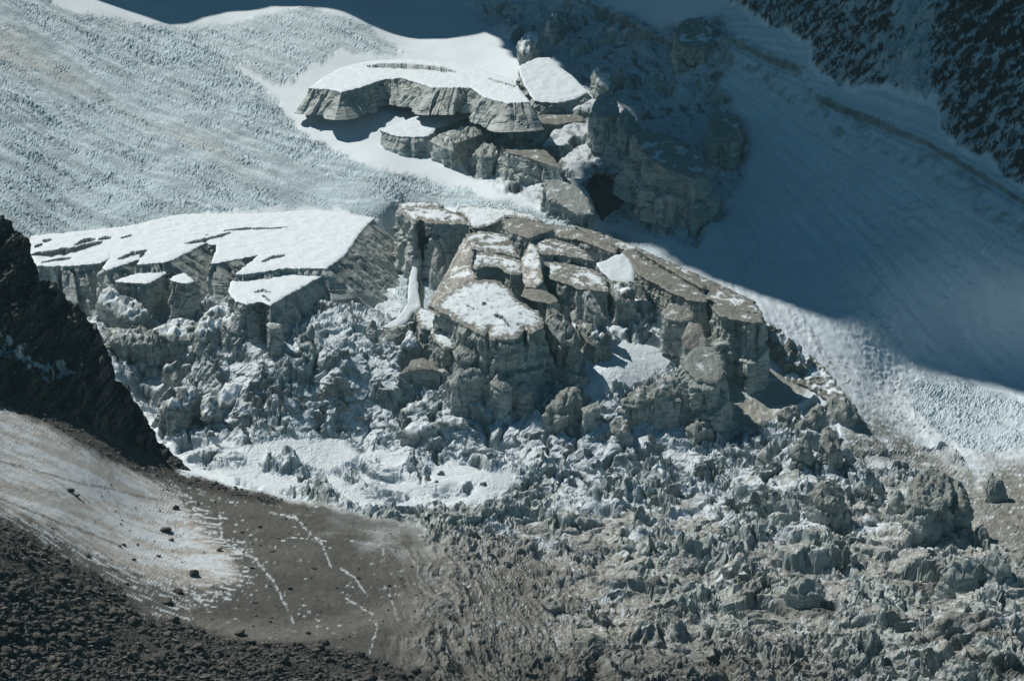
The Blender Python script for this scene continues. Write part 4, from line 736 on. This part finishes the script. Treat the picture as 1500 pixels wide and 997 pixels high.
def boulder(px, py, wpx, label, group=None, flat=1.):
    b = floor_at(px, py)[0]; s = wpx*b[1]/FPX*.5/1.05
    o = bpy.data.objects.new('boulder', bmesh_[rs.randint(14)]); sc.collection.objects.link(o); o.location = b+np.array([0, 0, s*.28]); o.scale = (s, s, s*flat); o.rotation_euler = (rs.normal()*.2, rs.normal()*.2, rs.uniform(0, 6.28)); tag(o, label, 'boulder', group)
GB = 'boulders lying on the dirty glacier bowl'
for a in [(110,938,26,'largest flat-topped dark boulder in the lower rubble heap'),(64,816,17,'dark upright boulder at the upper edge of the left rubble'),(128,812,13,'boulder with a snow patch where the rubble meets the snow field'),(78,858,18,'long dark slab boulder in the middle of the left rubble'),
    (152,938,24,'broad slab leaning behind the largest flat-topped boulder'),(50,935,18,'pale blunt boulder left of the largest flat-topped boulder'),(285,844,19,'boulder half ringed by snow at the lower edge of the snow field'),(256,908,20,'dark block lying on the smooth dirt track beside the rubble'),
    (350,926,19,'flat-topped boulder with a snow wedge on its left below the track'),(224,926,14,'pointed boulder on the edge of the rubble by the track'),(248,922,14,'boulder pair partner just left of the dark track block'),(192,914,18,'big brown boulder at the right tip of the rubble heap'),
    (320,805,13,'round boulder where the white crack line starts across the bowl'),(250,790,12,'small dark boulder within the lower snow field'),(240,772,22,'dark gravel-capped boulder at the right margin of the snow field'),(101,717,14,'larger of two boulders high on the snow field'),(111,726,12,'smaller of two boulders high on the snow field'),
    (181,801,10,'lone stone at the end of a long groove in the snow field'),(232,817,9,'left one of two stones on the lower snow field'),(195,822,9,'stone low on the snow field near its dirty edge'),(260,868,18,'dark ragged boulder under the snow-field fringe'),(242,882,20,'low flat dark boulder on bare dirt below the snow field'),
    (397,807,9,'small dark boulder right of the white crack line'),(459,834,9,'dark stone on smooth dirt right of the crack line'),(368,833,9,'stone beside the bend of the white crack line'),(424,863,10,'stone above the curved track near its middle'),(455,847,6,'tiny stone in the centre of the bare bowl'),
    (472,942,16,'dark boulder with snow behind it at the right end of the rubble'),(450,928,10,'dark stone just above the curved rubble edge'),(372,882,9,'stone left of the crack line foot'),(186,857,9,'brown stone beside the rubble tip and snow fringe'),(256,744,13,'dark stones-capped lump near the top right of the snow field'),
    (296,921,8,'upright small stone on the pale track'),(570,857,8,'dark stone among white streaks left of the ice ridges'),(523,847,7,'stone at the foot of a white streak in the right bowl'),(355,779,8,'stone below the dark groove at the head of the crack'),(380,772,7,'stone on brown dirt near the head of the bowl')]:
    boulder(*a, GB)
RL = {'the largest flat-topped boulder':(110,938),'the pale blunt boulder':(50,935),'the long dark slab boulder':(78,858),'the upright dark boulder':(64,816),'the broad leaning slab':(152,938),'the dark track block':(256,908),'the brown boulder at the rubble tip':(192,914),
 'the boulder with a snow wedge':(350,926),'the snow-backed dark boulder':(472,942),'the bottom left picture corner':(10,985),'the bottom edge under the track':(330,980),'the white snow streak by the ice ridges':(590,980),'the upper left rubble edge':(15,790)}
def near2(px, py):
    k = min(RL, key=lambda q: (RL[q][0]-px)**2+((RL[q][1]-py)*1.6)**2); dx, dy = px-RL[k][0], py-RL[k][1]
    w_ = ('left of' if dx < 0 else 'right of') if abs(dx) > 2*abs(dy) else (('above' if dy < 0 else 'below') if abs(dy) > 2*abs(dx) else ('upper ' if dy < 0 else 'lower ')+('left of' if dx < 0 else 'right of'))
    return w_+' '+k
big = inpoly_pts(RUB, 190, lambda p: np.clip(smooth(760, 940, p[:, 1])+.1, 0, 1))
for i, (a, b) in enumerate(big):
    wz = rs.choice([9, 10, 12, 14, 17, 20]); fl = rs.choice(3)
    boulder(a, b, wz, f"{'small' if wz < 11 else ('mid-sized' if wz < 16 else 'big')} {('flat', 'angular', 'chunky')[fl]} dark boulder {near2(a, b)}", 'boulders crowded in the lower left rubble', (.75, 1., 1.3)[fl])

# small seracs
def serac_mesh(k):
    r_ = np.random.RandomState(900+k); D, F = I4; n = 12; az = np.sort(r_.uniform(0, 6.28, n)); tl = r_.uniform(.05, .55, n); pl = np.stack([np.cos(az), np.sin(az), tl, r_.uniform(.55, 1., n)], 1)
    tp = r_.normal(size=(3, 3))*.5; tp[:, 2] = 1; pl2 = np.concatenate([tp, r_.uniform(.9, 1.25, (3, 1))], 1); pl = np.concatenate([pl, pl2]); pl[:, :3] /= np.linalg.norm(pl[:, :3], axis=1, keepdims=True)
    V = D*np.minimum(polytope(D, pl), 2.)[:, None]; V[:, 0] *= r_.uniform(.9, 1.7); V[:, 1] *= r_.uniform(.45, .9); V[:, 2] *= r_.uniform(.9, 1.7)
    x, y, z = V.T*3.; nn = D
    f = fbm(x, y, z*.35, 2.4, 3, k)*.30+fbm(x, y, z, 1.1, 3, k+50)*.10-.22*smooth(.12, 0, np.abs(perlin(x*.5, y*.5, z*.08, k+70)))
    V = V+nn*f[:, None]*np.array([1, 1, .5]); V[:, 0] += (V[:, 2]**2)*r_.uniform(-.18, .18); V[:, 2] -= V[:, 2].min()*0
    me_n = new_mesh('serac', V, F, M_ice); me = me_n.data; nz = np.zeros(len(V)); nr = np.zeros(len(V)*3, np.float32); me.vertices.foreach_get('normal', nr); nz = nr.reshape(-1, 3)[:, 2]; bpy.data.objects.remove(me_n)
    n9 = fbm(x, y, z, 4, 3, k+90); st = np.abs(perlin(x*.1, y*.1, (z+n9)*1.1, k+95))
    c = mix(ICE_D, ICE_L, np.clip(.4+n9*.6, 0, 1))*(1-.3*smooth(.12, 0, st)[:, None]); kind = k % 4
    dt = mix(DIRT_D*1.2, DIRT_L*1.2, np.clip(.5+n9, 0, 1))
    c = mix(c, dt, np.clip((.15, .75, .45, .2)[kind]+n9, 0, .9)); tpc = (SNOW*.9, DIRT_L*1.2, DIRT_L*1.5, SNOW*.9)[kind]
    c = mix(c, np.broadcast_to(tpc, c.shape), smooth(.5, .8, nz+n9*.3)*(.9, .7, .8, .9)[kind])
    a = me.color_attributes.new('Col', 'FLOAT_COLOR', 'POINT'); c4 = np.ones((len(V), 4), np.float32); c4[:, :3] = c; a.data.foreach_set('color', c4.ravel()); return me
SM = [serac_mesh(k) for k in range(20)]
def small_serac(px, py, wpx, kind, label, group, hz=1.):
    b = floor_at(px, py)[0]; s = wpx*b[1]/FPX*.5/1.2
    o = bpy.data.objects.new('serac', SM[rs.randint(5)*4+kind]); sc.collection.objects.link(o); o.location = b+np.array([0, 0, s*.1-.5]); o.scale = (s, s, s*hz); o.rotation_euler = (rs.normal()*.12, rs.normal()*.12, rs.choice([0, 3.14])+rs.normal()*.6); tag(o, label, 'serac', group)
LM = {'the tall dark ice mass':(262,590),'the square snow-topped block':(430,512),'the broad sloping ice slab':(388,570),'the snowy lens patch':(430,665),'the banded ice boulder':(575,495),'the striped low block':(615,535),
 'the smooth pale cliff block':(683,570),'the long snow-crested wall':(640,622),'the rounded pale boulder':(525,590),'the ribbed block with hollows':(828,590),'the bright middle snow patch':(910,550),'the massive fluted buttress':(1030,560),
 'the squat dirty ice stump':(1025,625),'the twin-faced serac':(1172,660),'the knobbly dirty dome':(1212,725),'the huge dark-headed serac':(1365,735),'the pale whaleback dome':(1178,858),'the sharp-edged corner ridge':(1408,835),
 'the flat taupe apron':(1120,590),'the dirt bowl edge':(640,850),'the low black-sided step':(808,880),'the brown bulge with black shadow':(868,945),'the small white snow hollow':(790,775),'the brown ridge slab':(1240,600)}
def near(px, py):
    k = min(LM, key=lambda q: (LM[q][0]-px)**2+((LM[q][1]-py)*1.6)**2); dx, dy = px-LM[k][0], (py-LM[k][1])*1.3; r = math.hypot(dx, dy)
    pre = 'close ' if r < 45 else ('some way ' if r > 110 else '')
    if abs(dx) > 2*abs(dy): w_ = 'left of' if dx < 0 else 'right of'
    elif abs(dy) > 2*abs(dx): w_ = 'above' if dy < 0 else 'below'
    else: w_ = ('upper ' if dy < 0 else 'lower ')+('left of' if dx < 0 else 'right of')
    return pre+w_+' '+k
KN = ('snow-crowned pale', 'brown dirt-coated', 'grey dirt-topped', 'white-topped blue-grey')
REG = [([(240,540),(420,510),(600,500),(650,560),(800,600),(780,660),(600,640),(400,640),(300,650),(240,600)], 85, (0, 3), (12, 28), 'seracs of the snowy upper icefall'),
 ([(640,640),(800,640),(1000,640),(1000,700),(800,720),(600,720)], 40, (0, 2, 3), (12, 26), 'seracs in the band below the centre cliff'),
 ([(900,680),(1330,660),(1420,760),(1500,860),(1500,960),(1200,900),(900,800)], 100, (0, 2, 2, 3), (12, 34), 'seracs of the lower right icefall'),
 ([(650,790),(900,790),(1200,890),(1500,960),(1500,997),(1000,997),(800,940)], 40, (1, 2), (12, 28), 'dirt-covered seracs at the bottom')]
seen_ = {}
for poly, n, kinds, (w0, w1), grp in REG:
    for a, b in inpoly_pts(poly, n):
        k = kinds[rs.randint(len(kinds))]; wpx = rs.uniform(w0, w1)*rs.uniform(.6, 1); sz = 'small' if wpx < 14 else ('fairly large' if wpx > 21 else 'mid-sized'); form = rs.choice(3)
        hz = (.7, .9, 1.25)[form]; fm = ('squat', 'blocky', 'upright')[form]
        small_serac(a, b, wpx, k, f'{sz} {fm} {KN[k]} serac {near(a, b)}', grp, hz)
print('all', round(time.time()-T0, 1))

# ------------------------------------------------------------------ thin blue mountain air
def make_haze():
    x0, x1, y0, y1, z0, z1 = -1500, 1500, -60, 1995, -200, 460
    V = [(x, y, z) for x in (x0, x1) for y in (y0, y1) for z in (z0, z1)]; F = np.array([[0, 1, 3, 2], [4, 6, 7, 5], [0, 4, 5, 1], [2, 3, 7, 6], [0, 2, 6, 4], [1, 5, 7, 3]])
    m = bpy.data.materials.new('haze'); m.use_nodes = True; t = m.node_tree; t.nodes.remove(t.nodes['Principled BSDF']); v = t.nodes.new('ShaderNodeVolumePrincipled')
    v.inputs['Color'].default_value = (.5, .85, 1, 1); v.inputs['Density'].default_value = 3e-5; v.inputs['Anisotropy'].default_value = .0
    t.links.new(v.outputs[0], t.nodes['Material Output'].inputs['Volume']); o = new_mesh('haze', V, F, m); o['kind'] = 'stuff'
make_haze()
